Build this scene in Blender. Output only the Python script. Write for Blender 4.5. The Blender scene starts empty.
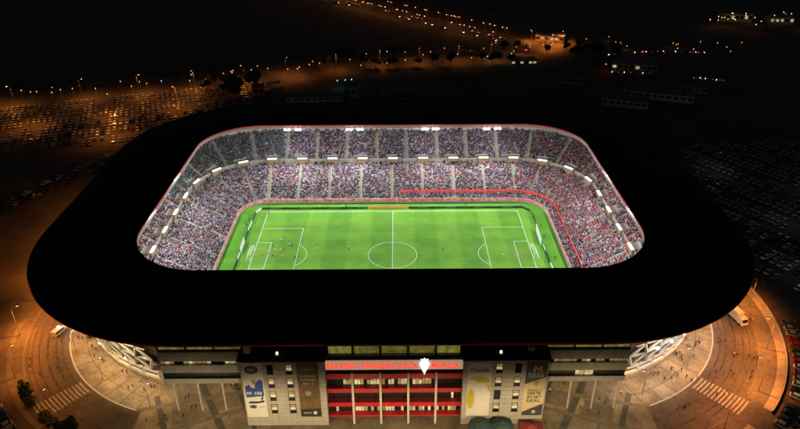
import bpy, bmesh, math, random
import numpy as np
from math import sin, cos, pi, radians as R
from mathutils import Vector, Matrix

random.seed(7); rng = np.random.default_rng(7)
S = bpy.context.scene
COL = S.collection

# ------------------------------------------------------------------ camera
cam_d = bpy.data.cameras.new('camera'); cam = bpy.data.objects.new('camera', cam_d); COL.objects.link(cam)
cam_d.sensor_fit = 'HORIZONTAL'; cam_d.sensor_width = 36.0; cam_d.lens = 36.0 * 661.0 / 800.0
cam_d.clip_start = 1.0; cam_d.clip_end = 6000
_yaw, _pitch, _roll = 0.002794, 0.504523, -0.00469
_f = Vector((sin(_yaw)*cos(_pitch), cos(_yaw)*cos(_pitch), -sin(_pitch)))
_r = Vector((cos(_yaw), -sin(_yaw), 0)); _u = _r.cross(_f)
_r2 = _r*cos(_roll) + _u*sin(_roll); _u2 = -_r*sin(_roll) + _u*cos(_roll)
M3 = Matrix((_r2, _u2, -_f)).transposed()
cam.matrix_world = Matrix.Translation((2.29, -210.47, 133.48)) @ M3.to_4x4()
S.camera = cam

# ------------------------------------------------------------------ world, moon, exposure
W = bpy.data.worlds.new('World'); S.world = W; W.use_nodes = True
nt = W.node_tree; nt.nodes.clear()
sky = nt.nodes.new('ShaderNodeTexSky'); sky.sky_type = 'NISHITA'; sky.sun_disc = False
sky.sun_elevation = R(4); sky.sun_rotation = R(200); sky.air_density = .6; sky.dust_density = 1.0
bg = nt.nodes.new('ShaderNodeBackground'); bg.inputs['Strength'].default_value = 0.012
wo = nt.nodes.new('ShaderNodeOutputWorld')
nt.links.new(sky.outputs[0], bg.inputs[0]); nt.links.new(bg.outputs[0], wo.inputs[0])
sd = bpy.data.lights.new('sun', 'SUN'); sd.energy = 0.006; sd.angle = R(0.5); sd.color = (1, .96, .9)
sun = bpy.data.objects.new('sun', sd); COL.objects.link(sun)
sun.rotation_euler = (R(60), 0, R(-20))
S.view_settings.view_transform = 'Standard'; S.view_settings.look = 'None'
S.view_settings.exposure = 0; S.view_settings.gamma = 1; S.view_settings.use_curve_mapping = False
S.render.engine = 'CYCLES'
S.cycles.use_denoising = True
S.cycles.max_bounces = 5; S.cycles.diffuse_bounces = 3; S.cycles.glossy_bounces = 2
S.cycles.sample_clamp_indirect = 4.0
try: S.cycles.use_light_tree = True
except Exception: pass

# ------------------------------------------------------------------ materials
MATS = {}
def mat(name, col, rough=.7, noise=0.0, scale=1.0, metal=0.0, col2=None, bump=0.0, detail=4, spec=.4, stretch=None):
    if name in MATS: return MATS[name]
    m = bpy.data.materials.new(name); m.use_nodes = True; t = m.node_tree; b = t.nodes['Principled BSDF']
    b.inputs['Roughness'].default_value = rough; b.inputs['Metallic'].default_value = metal
    b.inputs['Specular IOR Level'].default_value = spec
    b.inputs['Base Color'].default_value = (*col, 1)
    if noise > 0 or col2 or bump > 0:
        tc = t.nodes.new('ShaderNodeTexCoord'); mp = t.nodes.new('ShaderNodeMapping')
        if stretch: mp.inputs['Scale'].default_value = stretch
        n = t.nodes.new('ShaderNodeTexNoise'); n.inputs['Scale'].default_value = scale; n.inputs['Detail'].default_value = detail
        n.inputs['Roughness'].default_value = .65
        t.links.new(tc.outputs['Object'], mp.inputs[0]); t.links.new(mp.outputs[0], n.inputs['Vector'])
        r = t.nodes.new('ShaderNodeValToRGB')
        c2 = col2 or tuple(min(1, c*(1+noise)) for c in col); c1 = col if col2 else tuple(c*(1-noise) for c in col)
        r.color_ramp.elements[0].position = .34; r.color_ramp.elements[1].position = .68
        r.color_ramp.elements[0].color = (*c1, 1); r.color_ramp.elements[1].color = (*c2, 1)
        t.links.new(n.outputs['Fac'], r.inputs[0])
        n2 = t.nodes.new('ShaderNodeTexNoise'); n2.inputs['Scale'].default_value = scale*11; n2.inputs['Detail'].default_value = 5; n2.inputs['Roughness'].default_value = .75
        t.links.new(mp.outputs[0], n2.inputs['Vector']); mr = t.nodes.new('ShaderNodeMapRange'); mr.inputs[1].default_value = .3; mr.inputs[2].default_value = .7
        gr = .32 if col2 else .10; mr.inputs[3].default_value = 1-gr; mr.inputs[4].default_value = 1+gr
        vm = t.nodes.new('ShaderNodeVectorMath'); vm.operation = 'SCALE'; t.links.new(r.outputs[0], vm.inputs[0]); t.links.new(n2.outputs['Fac'], mr.inputs[0]); t.links.new(mr.outputs[0], vm.inputs['Scale'])
        t.links.new(vm.outputs[0], b.inputs['Base Color'])
        if bump > 0:
            bp = t.nodes.new('ShaderNodeBump'); bp.inputs['Strength'].default_value = bump; bp.inputs['Distance'].default_value = .1
            t.links.new(n.outputs['Fac'], bp.inputs['Height']); t.links.new(bp.outputs[0], b.inputs['Normal'])
    MATS[name] = m
    return m
def emit(name, col, strength, base=(.05, .05, .05), vary=0, scale=.5):
    if name in MATS: return MATS[name]
    m = bpy.data.materials.new(name); m.use_nodes = True; b = m.node_tree.nodes['Principled BSDF']
    b.inputs['Base Color'].default_value = (*base, 1); b.inputs['Roughness'].default_value = .4
    b.inputs['Emission Color'].default_value = (*col, 1); b.inputs['Emission Strength'].default_value = strength
    if vary:
        t = m.node_tree; tc = t.nodes.new('ShaderNodeTexCoord'); n = t.nodes.new('ShaderNodeTexNoise'); n.inputs['Scale'].default_value = scale; n.inputs['Detail'].default_value = 5
        mr = t.nodes.new('ShaderNodeMapRange'); mr.inputs[1].default_value = .3; mr.inputs[2].default_value = .7; mr.inputs[3].default_value = strength*(1-vary); mr.inputs[4].default_value = strength*(1+vary)
        t.links.new(tc.outputs['Object'], n.inputs['Vector']); t.links.new(n.outputs['Fac'], mr.inputs[0]); t.links.new(mr.outputs[0], b.inputs['Emission Strength'])
    MATS[name] = m; return m
def objcol(name, rough=.6, metal=0, spec=.4):
    m = mat(name, (.5, .5, .5), rough, metal=metal, spec=spec); t = m.node_tree
    o = t.nodes.new('ShaderNodeObjectInfo'); t.links.new(o.outputs['Color'], t.nodes['Principled BSDF'].inputs['Base Color'])
    return m
def attrcol(name, rough=.8):
    m = mat(name, (.5, .5, .5), rough, spec=.2); t = m.node_tree
    o = t.nodes.new('ShaderNodeAttribute'); o.attribute_name = 'Col'
    t.links.new(o.outputs['Color'], t.nodes['Principled BSDF'].inputs['Base Color']); return m

M_earth = mat('earth', (.07, .05, .033), .95, col2=(.15, .11, .075), scale=.03, detail=8)
M_asph = mat('asphalt', (.05, .047, .043), .85, col2=(.085, .08, .073), scale=.09, detail=9, bump=.1)
M_asph2 = mat('asphalt_dusty', (.055, .045, .036), .9, col2=(.14, .112, .085), scale=.07, detail=12)
M_pave = mat('plaza_paving', (.10, .075, .05), .8, col2=(.26, .205, .135), scale=.16, detail=10)
M_paved = mat('paving_dark', (.055, .055, .05), .8, noise=.25, scale=.6)
M_pavem = mat('paving_brown', (.13, .10, .075), .8, noise=.25, scale=.5)
M_kerb = mat('kerb_stone', (.42, .39, .35), .8, noise=.15, scale=.8)
M_paint = mat('road_paint', (.20, .175, .14), .8, col2=(.46, .42, .34), scale=1.2)
M_paintf = mat('road_paint_faded', (.11, .092, .072), .85, col2=(.26, .225, .18), scale=.8)
M_lineW = mat('pitch_line_paint', (.85, .88, .85), .8)
M_conc = mat('stand_concrete', (.26, .235, .19), .85, col2=(.38, .345, .28), scale=.35, detail=6)
M_wall = mat('cladding_panel', (.40, .375, .33), .65, noise=.10, scale=.35, detail=6)
M_wallb = mat('panel_backing', (.16, .15, .135), .8, noise=.1, scale=.5)
M_white = mat('white_concrete', (.50, .475, .42), .75, noise=.12, scale=.3, detail=7)
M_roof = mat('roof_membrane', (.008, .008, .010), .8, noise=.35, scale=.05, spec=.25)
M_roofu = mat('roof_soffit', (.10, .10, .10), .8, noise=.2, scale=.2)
M_red = mat('red_fascia', (.42, .02, .028), .5, noise=.12, scale=.6)
M_redad = mat('red_board', (.55, .05, .045), .5, col2=(.72, .45, .40), scale=.55, detail=3)
M_dark = mat('dark_metal', (.02, .02, .022), .5, noise=.2, scale=1)
M_steel = mat('galvanised_steel', (.33, .33, .33), .45, metal=.6, noise=.15, scale=1.5)
M_brown = mat('brown_door', (.30, .19, .10), .6, noise=.2, scale=1.2)
M_glassd = mat('dark_glass', (.014, .016, .018), .12, spec=.7, noise=.2, scale=.6)
M_grey = mat('grey_cladding', (.30, .29, .265), .55, noise=.12, scale=.4)
M_adk = mat('black_board', (.03, .045, .04), .5, noise=.3, scale=.6)
M_leaf = mat('leaf', (.022, .036, .013), .7, col2=(.045, .062, .022), scale=1.4)
M_bark = mat('bark', (.09, .065, .045), .9, noise=.3, scale=3)
M_seat = attrcol('seat_plastic', .5)
M_crowd = attrcol('crowd_clothing', .85)
M_net = mat('goal_net', (.8, .8, .8), .8)
M_shirt = objcol('shirt_cloth', .85, spec=.1)
M_pants = mat('trousers', (.035, .035, .045), .9, noise=.3, scale=4)
M_skin = mat('skin', (.42, .26, .19), .6, noise=.08, scale=6)
M_hair = mat('hair', (.03, .02, .015), .8, noise=.3, scale=9)
M_paintcar = objcol('car_paint', .28, metal=.15, spec=.6)
M_rubber = mat('rubber', (.018, .018, .018), .9, noise=.2, scale=6)
M_rim = mat('wheel_rim', (.4, .4, .4), .35, metal=.8, noise=.1, scale=5)
M_lensw = mat('lamp_lens', (.7, .7, .7), .2, noise=.05, scale=5)
M_lensr = mat('tail_lens', (.35, .02, .02), .25, noise=.05, scale=5)
M_flood = emit('floodlight_face', (.92, .97, 1), 60)
M_strip = emit('lamp_strip', (.98, .92, 1), 2.4)
M_sodium = emit('sodium_lamp', (1, .50, .14), 30)
M_warmlamp = emit('warm_lamp', (1, .78, .45), 25)
M_whitelamp = emit('white_lamp', (.9, .94, 1), 25)
M_litwin = emit('lit_window', (1, .80, .40), .40, (.4, .36, .28), .7, .9)
M_litwin2 = emit('lit_window_dim', (1, .62, .20), .17, (.3, .26, .18), .7, .9)
M_litgreen = emit('lit_window_green', (.80, .80, .12), .075, (.3, .32, .12), .7, .9)
M_litgreen2 = emit('lit_window_green_bright', (.82, .86, .14), .13, (.3, .32, .12), .7, .9)
M_signred = emit('red_letter', (1, .075, .04), 1.0, (.6, .05, .03))
M_signband = emit('sign_band', (1, .66, .44), .30, (.6, .5, .42))
M_emblem = emit('emblem_light', (.93, .96, 1), 1.5, (.8, .8, .8))
M_ledorange = emit('led_orange', (1, .22, .05), .5, (.3, .1, .05))
M_ledred = emit('led_red', (1, .10, .07), .32, (.5, .05, .05), .6, .35)
M_headl = emit('headlight_on', (1, .85, .65), 5)
M_taill = emit('taillight_on', (1, .06, .03), 3)
M_green = emit('green_lamp', (.15, 1, .6), 3)
M_redlamp = emit('red_lamp', (1, .05, .04), 6)

# grass with mowing bands, worn patches
def grass_mat():
    m = bpy.data.materials.new('pitch_grass'); m.use_nodes = True; t = m.node_tree; b = t.nodes['Principled BSDF']
    L = t.links.new
    tc = t.nodes.new('ShaderNodeTexCoord'); sp = t.nodes.new('ShaderNodeSeparateXYZ'); L(tc.outputs['Object'], sp.inputs[0])
    def wave(sock, per):
        a = t.nodes.new('ShaderNodeMath'); a.operation = 'MULTIPLY'; a.inputs[1].default_value = pi/per; L(sock, a.inputs[0])
        s = t.nodes.new('ShaderNodeMath'); s.operation = 'SINE'; L(a.outputs[0], s.inputs[0])
        k = t.nodes.new('ShaderNodeMath'); k.operation = 'MULTIPLY'; k.inputs[1].default_value = 4; L(s.outputs[0], k.inputs[0])
        c = t.nodes.new('ShaderNodeClamp'); c.inputs['Min'].default_value = -1; L(k.outputs[0], c.inputs[0]); return c.outputs[0]
    wx = wave(sp.outputs[0], 8.75); wy = wave(sp.outputs[1], 5.66)
    n = t.nodes.new('ShaderNodeTexNoise'); n.inputs['Scale'].default_value = .12; n.inputs['Detail'].default_value = 9; n.inputs['Roughness'].default_value = .7
    L(tc.outputs['Object'], n.inputs['Vector'])
    def ma(op, a, v):
        x = t.nodes.new('ShaderNodeMath'); x.operation = op; L(a, x.inputs[0])
        if isinstance(v, (int, float)): x.inputs[1].default_value = v
        else: L(v, x.inputs[1])
        return x.outputs[0]
    s = ma('ADD', ma('MULTIPLY', wx, .11), ma('MULTIPLY', wy, .05))
    s = ma('ADD', s, ma('MULTIPLY', ma('SUBTRACT', n.outputs['Fac'], .5), 1.1))
    s = ma('ADD', s, .5)
    r = t.nodes.new('ShaderNodeValToRGB'); e = r.color_ramp.elements
    e[0].position = .15; e[0].color = (.082, .235, .023, 1); e[1].position = .85; e[1].color = (.195, .41, .045, 1)
    L(s, r.inputs[0])
    # worn goal mouths
    ax = ma('ABSOLUTE', sp.outputs[0], 0); dx = ma('SUBTRACT', ax, 46.5); dx = ma('MULTIPLY', dx, .16)
    dy = ma('MULTIPLY', sp.outputs[1], .13)
    d2 = ma('ADD', ma('MULTIPLY', dx, dx), ma('MULTIPLY', dy, dy))
    w = ma('SUBTRACT', 1.0 and ma('MULTIPLY', n.outputs['Fac'], 1.7), d2)
    cl = t.nodes.new('ShaderNodeClamp'); L(ma('MULTIPLY', w, .5), cl.inputs[0])
    mx = t.nodes.new('ShaderNodeMix'); mx.data_type = 'RGBA'; L(cl.outputs[0], mx.inputs['Factor'])
    L(r.outputs[0], mx.inputs['A']); mx.inputs['B'].default_value = (.20, .27, .07, 1)
    L(mx.outputs['Result'], b.inputs['Base Color']); b.inputs['Roughness'].default_value = .9
    b.inputs['Specular IOR Level'].default_value = .15
    return m
M_grass = grass_mat()
M_grass2 = mat('surround_turf', (.075, .24, .022), .9, col2=(.12, .31, .035), scale=.2, detail=7, spec=.15)

# ------------------------------------------------------------------ mesh helpers
class MB:
    def __init__(s): s.v = []; s.f = []; s.m = []
    def face(s, pts, mi=0):
        k = len(s.v); s.v += [tuple(p) for p in pts]; s.f.append(tuple(range(k, k+len(pts)))); s.m.append(mi); return s
    def box(s, x0, x1, y0, y1, z0, z1, mi=0, mtx=None):
        k = len(s.v)
        P = [(x0,y0,z0),(x1,y0,z0),(x1,y1,z0),(x0,y1,z0),(x0,y0,z1),(x1,y0,z1),(x1,y1,z1),(x0,y1,z1)]
        if mtx: P = [tuple(mtx @ Vector(p)) for p in P]
        s.v += P
        for q in ((0,3,2,1),(4,5,6,7),(0,1,5,4),(1,2,6,5),(2,3,7,6),(3,0,4,7)): s.f.append(tuple(k+i for i in q)); s.m.append(mi)
        return s
    def bar(s, a, b, w, h=None, mi=0):
        a = Vector(a); b = Vector(b); h = h or w; d = (b-a); L = d.length
        q = d.to_track_quat('X', 'Z').to_matrix().to_4x4()
        return s.box(0, L, -w/2, w/2, -h/2, h/2, mi, Matrix.Translation(a) @ q)
    def tube(s, a, b, r0, r1=None, n=8, mi=0, cap=True):
        a = Vector(a); b = Vector(b); r1 = r0 if r1 is None else r1; d = (b-a).normalized()
        u = d.orthogonal().normalized(); w = d.cross(u); k = len(s.v)
        for c, r in ((a, r0), (b, r1)):
            for i in range(n): s.v.append(tuple(c + u*(r*cos(2*pi*i/n)) + w*(r*sin(2*pi*i/n))))
        for i in range(n):
            j = (i+1) % n; s.f.append((k+i, k+j, k+n+j, k+n+i)); s.m.append(mi)
        if cap: s.f.append(tuple(k+n-1-i for i in range(n))); s.m.append(mi); s.f.append(tuple(k+n+i for i in range(n))); s.m.append(mi)
        return s
    def prism(s, poly, z0, z1, mi=0):
        n = len(poly); k = len(s.v)
        s.v += [(x, y, z0) for x, y in poly] + [(x, y, z1) for x, y in poly]
        s.f.append(tuple(k+n-1-i for i in range(n))); s.f.append(tuple(k+n+i for i in range(n))); s.m += [mi, mi]
        for i in range(n):
            j = (i+1) % n; s.f.append((k+i, k+j, k+n+j, k+n+i)); s.m.append(mi)
        return s
    def mesh(s, name, mats):
        me = bpy.data.meshes.new(name); me.from_pydata(s.v, [], s.f)
        for m in (mats if isinstance(mats, (list, tuple)) else [mats]): me.materials.append(m)
        if any(s.m): me.polygons.foreach_set('material_index', s.m)
        me.update(); return me
    def build(s, name, mats, parent=None, loc=None, rot=0):
        return put(name, s.mesh(name, mats), parent, loc, rot)
def put(name, me, parent=None, loc=None, rot=0):
    o = bpy.data.objects.new(name, me); COL.objects.link(o)
    if loc is not None: o.location = loc
    if rot: o.rotation_euler = (0, 0, rot)
    if parent: o.parent = parent
    return o
def tag(o, label=None, cat=None, group=None, kind=None):
    if label: o['label'] = label
    if cat: o['category'] = cat
    if group: o['group'] = group
    if kind: o['kind'] = kind
    return o
def empty(name, loc=(0,0,0), rot=0, label=None, cat=None, group=None):
    o = bpy.data.objects.new(name, None); COL.objects.link(o); o.location = loc; o.rotation_euler = (0,0,rot)
    o.empty_display_size = .5
    return tag(o, label, cat, group)
def copy_tree(o, parent=None):
    c = o.copy(); COL.objects.link(c); c.parent = parent
    for ch in list(o.children): copy_tree(ch, c)
    return c
def light(name, kind, parent, loc, energy, col, radius=.3, spot=None, blend=.5, target=None):
    d = bpy.data.lights.new(name, kind); d.energy = energy; d.color = col; d.shadow_soft_size = radius
    if spot: d.spot_size = spot; d.spot_blend = blend
    o = bpy.data.objects.new(name, d); COL.objects.link(o); o.parent = parent; o.location = loc
    if target is not None:
        o.rotation_euler = (Vector(target)-Vector(loc)).to_track_quat('-Z', 'Y').to_euler()
    return o

# the whole stadium is a family of offsets of one core rectangle
CX, CY = 52.5, 30.0
def per(s, r):
    """point and outward direction at arc position s (measured at radius 32), clockwise from the far middle; s in metres"""
    q = 32*pi/2; segs = [CX, q, 2*CY, q, 2*CX, q, 2*CY, q, CX]; tot = sum(segs); s = s % tot
    corners = [(CX, CY), None, (CX, -CY), None, (-CX, -CY), None, (-CX, CY)]
    pos = s
    for i, L in enumerate(segs):
        if pos <= L or i == 8: break
        pos -= L
    if i == 0: return pos, CY+r, 0.0, 1.0
    if i == 2: return CX+r, CY-pos, 1.0, 0.0
    if i == 4: return CX-pos, -CY-r, 0.0, -1.0
    if i == 6: return -CX-r, -CY+pos, -1.0, 0.0
    if i == 8: return -CX+pos, CY+r, 0.0, 1.0
    a0 = {1: pi/2, 3: 0, 5: -pi/2, 7: pi}[i]; a = a0 - pos/32
    cx, cy = {1: (CX, CY), 3: (CX, -CY), 5: (-CX, -CY), 7: (-CX, CY)}[i]
    return cx+r*cos(a), cy+r*sin(a), cos(a), sin(a)
def stations(nc=20, sub=6):
    st = []
    for (cx, cy, a0) in ((CX, CY, pi/2), (CX, -CY, 0), (-CX, -CY, -pi/2), (-CX, CY, pi)):
        for i in range(nc+1):
            a = a0 - i/nc*pi/2; st.append((cx, cy, cos(a), sin(a)))
        # subdivide the straight that follows
        a = a0 - pi/2; nx = (cx if a0 in (0, pi) else cx); 
    return st
ST = stations()
def ring(profile, name, mats, parent=None, closed=False, sel=None, mi=None):
    """sweep (r,z) profile round the stadium"""
    st = ST; n = len(st); k = len(profile); v = []; f = []; m = []
    for (cx, cy, dx, dy) in st:
        for (r, z) in profile: v.append((cx+r*dx, cy+r*dy, z))
    for i in range(n):
        j = (i+1) % n
        for a in range(k if closed else k-1):
            b = (a+1) % k
            f.append((i*k+a, i*k+b, j*k+b, j*k+a)); m.append(mi[a] if mi else 0)
    me = bpy.data.meshes.new(name); me.from_pydata(v, [], f)
    for x in (mats if isinstance(mats, (list, tuple)) else [mats]): me.materials.append(x)
    if mi: me.polygons.foreach_set('material_index', m)
    me.update()
    return put(name, me, parent)
def arcband(r0, r1, a0, a1, z0, z1, sx=1, n=40):
    """curved slab round a south corner; angles in degrees from the X axis towards -Y; sx=-1 left corner"""
    b = MB(); pts0 = []; pts1 = []
    for i in range(n+1):
        a = R(a0+(a1-a0)*i/n); c, s_ = cos(a), -sin(a)
        pts0.append((sx*(CX+r0*c), -CY+r0*s_)); pts1.append((sx*(CX+r1*c), -CY+r1*s_))
    for i in range(n):
        p, q, r_, t = pts0[i], pts1[i], pts1[i+1], pts0[i+1]
        b.face([(*p, z1), (*t, z1), (*r_, z1), (*q, z1)] if sx > 0 else [(*p, z1), (*q, z1), (*r_, z1), (*t, z1)])
        if z1 - z0 > .02:
            b.face([(*q, z0), (*q, z1), (*r_, z1), (*r_, z0)]); b.face([(*p, z0), (*t, z0), (*t, z1), (*p, z1)])
    return b
def pol(a, r, sx=1):
    a = R(a); return (sx*(CX+r*cos(a)), -CY-r*sin(a))

# ------------------------------------------------------------------ ground and roads
g = MB(); g.face([(-2500,-900,-.05),(2500,-900,-.05),(2500,3500,-.05),(-2500,3500,-.05)])
tag(g.build('ground', M_earth), kind='structure')
# ring road (sheet), plaza
def sheet(name, poly, z, m):
    b = MB(); b.face([(x, y, z) for x, y in poly]); return tag(b.build(name, m), kind='structure')
def outline(r, n=24):
    out = []
    for (cx, cy, a0) in ((CX,CY,pi/2),(CX,-CY,0),(-CX,-CY,-pi/2),(-CX,CY,pi)):
        for i in range(n+1):
            a = a0 - i/n*pi/2; out.append((cx+r*cos(a), cy+r*sin(a)))
    return out[::-1]
sheet('ring_road', outline(73), 0.0, M_asph2)
# the plaza follows the stadium; raised by a kerb
pl = [p for p in outline(51)]
tag(ring([(35.0,.0),(35.0,.12),(51.0,.12)], 'plaza', M_pave), kind='structure')
apron = MB(); apron.prism([(-68,-132),(70,-132),(70,-70),(-68,-70)], .004, .116); tag(apron.build('forecourt', M_pave), kind='structure')
for sx in (-1,1): tag(arcband(51.0, 51.4, -8, 71, 0, .135, sx).build('kerb', M_kerb), kind='structure')
# bands in the paving
def strip(a, b, w, z, m, name='paving_band'):
    a = Vector((*a, 0)); b = Vector((*b, 0)); d = (b-a).normalized(); n_ = Vector((-d.y, d.x, 0))*w/2
    q = MB(); q.face([(a-n_)+Vector((0,0,z)), (b-n_)+Vector((0,0,z)), (b+n_)+Vector((0,0,z)), (a+n_)+Vector((0,0,z))])
    return tag(q.build(name, m), kind='structure')
for sx in (-1, 1):
    X = lambda x: x*sx + .5
    i = 0
    for (a, b, w, m) in [((66,-73),(57,-92),1.5,M_paved), ((55.5,-66.5),(43.5,-88),1.9,M_paved), ((47,-64),(34,-90),1.2,M_paved), ((62.5,-66),(52,-90),1.0,M_pavem),
                         ((70,-78.5),(38,-70.5),1.5,M_pavem), ((66,-88.5),(37,-76.5),1.4,M_pavem), ((64,-70),(36,-63.5),1.0,M_pavem)]:
        strip((X(a[0]),a[1]), (X(b[0]),b[1]), w, .124+.004*i, m); i += 1
    for (poly) in ([(60.5,-77.2),(53.5,-75.5),(50.2,-81.0),(58.4,-84.3)], [(51.5,-74.0),(42,-71.6),(40,-75.6),(48.5,-79.2)], [(60.2,-68.4),(56,-67.4),(52.5,-73.5),(58.2,-75.0)]):
        q = MB(); q.face([(X(x), y, .122) for x, y in (poly if sx > 0 else poly[::-1])]); tag(q.build('paving_field', M_pavem), kind='structure')
    for j in range(12):          # seams of the plaza slabs
        a = -2 + j*6.6; strip(pol(a, 41.6, sx), pol(a, 51, sx), .22, .124, mat('paving_seam', (.075,.058,.042), .9, noise=.3, scale=1), 'paving_seam')
    for r in (46.2,): tag(arcband(r, r+.2, -8, 72, .12, .127, sx).build('paving_seam', MATS['paving_seam']), kind='structure')
    for r, w_, b0, b1 in ((53.1,.5,-10,44),(54.9,.45,-12,46),(57.2,.6,-6,52),(59.6,.5,-12,70),(61.5,.45,-4,60),(62.9,.35,-10,40)):
        tag(arcband(r, r+w_, b0, b1, .0, .0025, sx).build('tyre_track', mat('tyre_dark', (.035,.029,.024), .9, col2=(.105,.085,.066), scale=.22, detail=10)), kind='structure')
    M_slab = mat('pavement_slab', (.26,.22,.18), .85, col2=(.36,.31,.25), scale=.4)
    # crosswalks
    cw = empty('crosswalk', (0,0,0), 0, ('worn zebra crossing on the orange lit road by the parking bays' if sx > 0 else 'worn zebra crossing on the dusky road beside the dark shrubs'), 'crossing')
    for j in range(13):
        r = 52.3 + j*1.06; a = 48.4
        b = arcband(r, r+.55, a-3.1, a+3.1, .004, .010, sx, 3); b.build('stripe', M_paint, cw)
    # bays and lines
    for j in range(26):
        a = 2 + j*2.62
        if sx < 0 or abs(a-48.4) < 5: continue
        b = MB(); p = pol(a, 64.2, sx); q = pol(a, 68.6, sx); d = Vector((q[0]-p[0], q[1]-p[1], 0)).normalized(); n_ = Vector((-d.y, d.x, 0))*.07
        b.face([Vector((*p,.012))-n_, Vector((*q,.012))-n_, Vector((*q,.012))+n_, Vector((*p,.012))+n_]); tag(b.build('bay_line', M_paintf), kind='structure')
    tag(arcband(64.0, 64.18, -20 if sx > 0 else 0, 43 if sx > 0 else 75, .004, .009, sx).build('lane_line', M_paintf), kind='structure')
    if sx > 0:
        tag(arcband(64.0, 64.18, 54, 75, .004, .009, sx).build('lane_line', M_paintf), kind='structure')
        tag(arcband(64.3, 68.8, -20, 44, .002, .004, sx).build('parking_bays', mat('paver_grid', (.10,.085,.07), .9, col2=(.15,.125,.10), scale=.5)), kind='structure')
        tag(arcband(69.0, 71.2, -14, 45, .0, .14, sx).build('pavement', M_slab), kind='structure')
        tag(arcband(69.0, 71.2, 52.5, 75, .0, .14, sx).build('pavement', M_slab), kind='structure')
    else:
        for r in (56.5, 58.5, 61.2): tag(arcband(r, r+.12, -14, 42, .004, .008, sx).build('lane_line', mat('faded_paint', (.10,.082,.062), .9, col2=(.15,.125,.1), scale=.6)), kind='structure')
        tag(arcband(67.0, 68.6, 8, 75, .0, .14, sx).build('pavement', mat('pavement_worn', (.09,.075,.06), .9, col2=(.17,.14,.11), scale=.5)), kind='structure')
# perimeter fence wall on the right
wl = empty('perimeter_wall', (0,0,0), 0, 'low curved boundary wall of panels between parking bays and outer cars', 'wall')
for j in range(34):
    a0 = -14 + j*1.75
    if 45 < a0 < 52: continue
    b = arcband(71.3, 71.55, a0, a0+1.66, 0, 1.0, 1, 2); b.build('wall_panel', M_kerb, wl)
# far roads and lots
lotm = mat('lot_asphalt', (.045, .038, .03), .9, col2=(.085, .07, .055), scale=.06, detail=9)
sheet('parking_lot_ground', [(-262,104),(-140,104),(-104,150),(-70,196),(-62,226),(-110,236),(-262,182)], 0.0, lotm)
sheet('parking_lot_ground', [(128,-40),(330,-40),(330,105),(150,112),(132,50)], 0.0, M_asph)
def road(name, pts, w, z=0.004, m=M_asph):
    b = MB(); L = []; Rr = []
    for i, p in enumerate(pts):
        a = Vector(pts[max(i-1,0)]); c = Vector(pts[min(i+1,len(pts)-1)]); d = (c-a).normalized(); n_ = Vector((-d.y, d.x))*w/2
        L.append(Vector(p)+n_); Rr.append(Vector(p)-n_)
    for i in range(len(pts)-1): b.face([(*Rr[i],z),(*Rr[i+1],z),(*L[i+1],z),(*L[i],z)])
    return tag(b.build(name, m), kind='structure')
road('highway', [(-330,800),(-200,640),(-66,483),(5,407),(84,318),(120,290),(160,275)], 20)
road('service_road', [(-300,158),(-190,186),(-96,217),(-64,228),(4,256),(77,267),(120,290)], 13, .008, lotm)
road('outer_road', [(160,275),(215,281),(300,270),(420,240),(700,180)], 12, .012)
road('outer_road', [(144,231),(190,222),(260,190),(420,120)], 8, .012)
road('access_track', [(-190,20),(-160,36),(-142,60),(-132,96)], 4, .012, M_asph2)

# ------------------------------------------------------------------ stadium
stad = empty('stadium', (0,0,0), 0, 'oval football stadium with black ring roof, lit terraces and red trim', 'stadium')
# terraces
def terrace(r0, z0, n, dr, dz):
    p = [(r0, z0)]
    for i in range(n):
        r = r0+i*dr; z = z0+i*dz
        p += [(r+dr, z), (r+dr, z+dz)]
    return p
LR0, LZ0, LN, LDR, LDZ = 12.0, 1.5, 21, .80, .40
lowp = [(11.6,0),(11.6,2.3),(11.85,2.3),(12.0,1.5)] + terrace(LR0, LZ0, LN, LDR, LDZ)[1:]
rl, zl = LR0+LN*LDR, LZ0+LN*LDZ      # 28.8, 9.9
UR0, UZ0, UN, UDR, UDZ = 31.0, 11.7, 16, .80, .51
ru, zu = UR0+UN*UDR, UZ0+UN*UDZ      # 43.8, 19.9
ring(lowp+[(30.8, zl)], 'lower_tier', M_conc, stad)
ring([(30.8,zl),(30.8,12.5),(30.95,12.5),(31.0,11.7)]+terrace(UR0,UZ0,UN,UDR,UDZ)[1:]+[(45.6,zu)], 'upper_tier', M_conc, stad)
# added wall sealing floodlight in under the roof, raking underside, ground storey wall
ring([(45.6,zu),(45.6,29.6)], 'light_seal_wall', M_white, stad)
ring([(46.0,29.6),(46.0,zu-.5),(36.0,8.0),(36.0,0)], 'outer_wall', mat('brown_render', (.19,.16,.125), .85, noise=.25, scale=.25), stad)  # darker brown render, sets off the white bars
# front advertising boards on the pit wall
ring([(11.45,.9),(11.45,2.2),(11.56,2.2),(11.56,.9)], 'pit_wall_board', M_redad, stad, closed=True)
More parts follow.
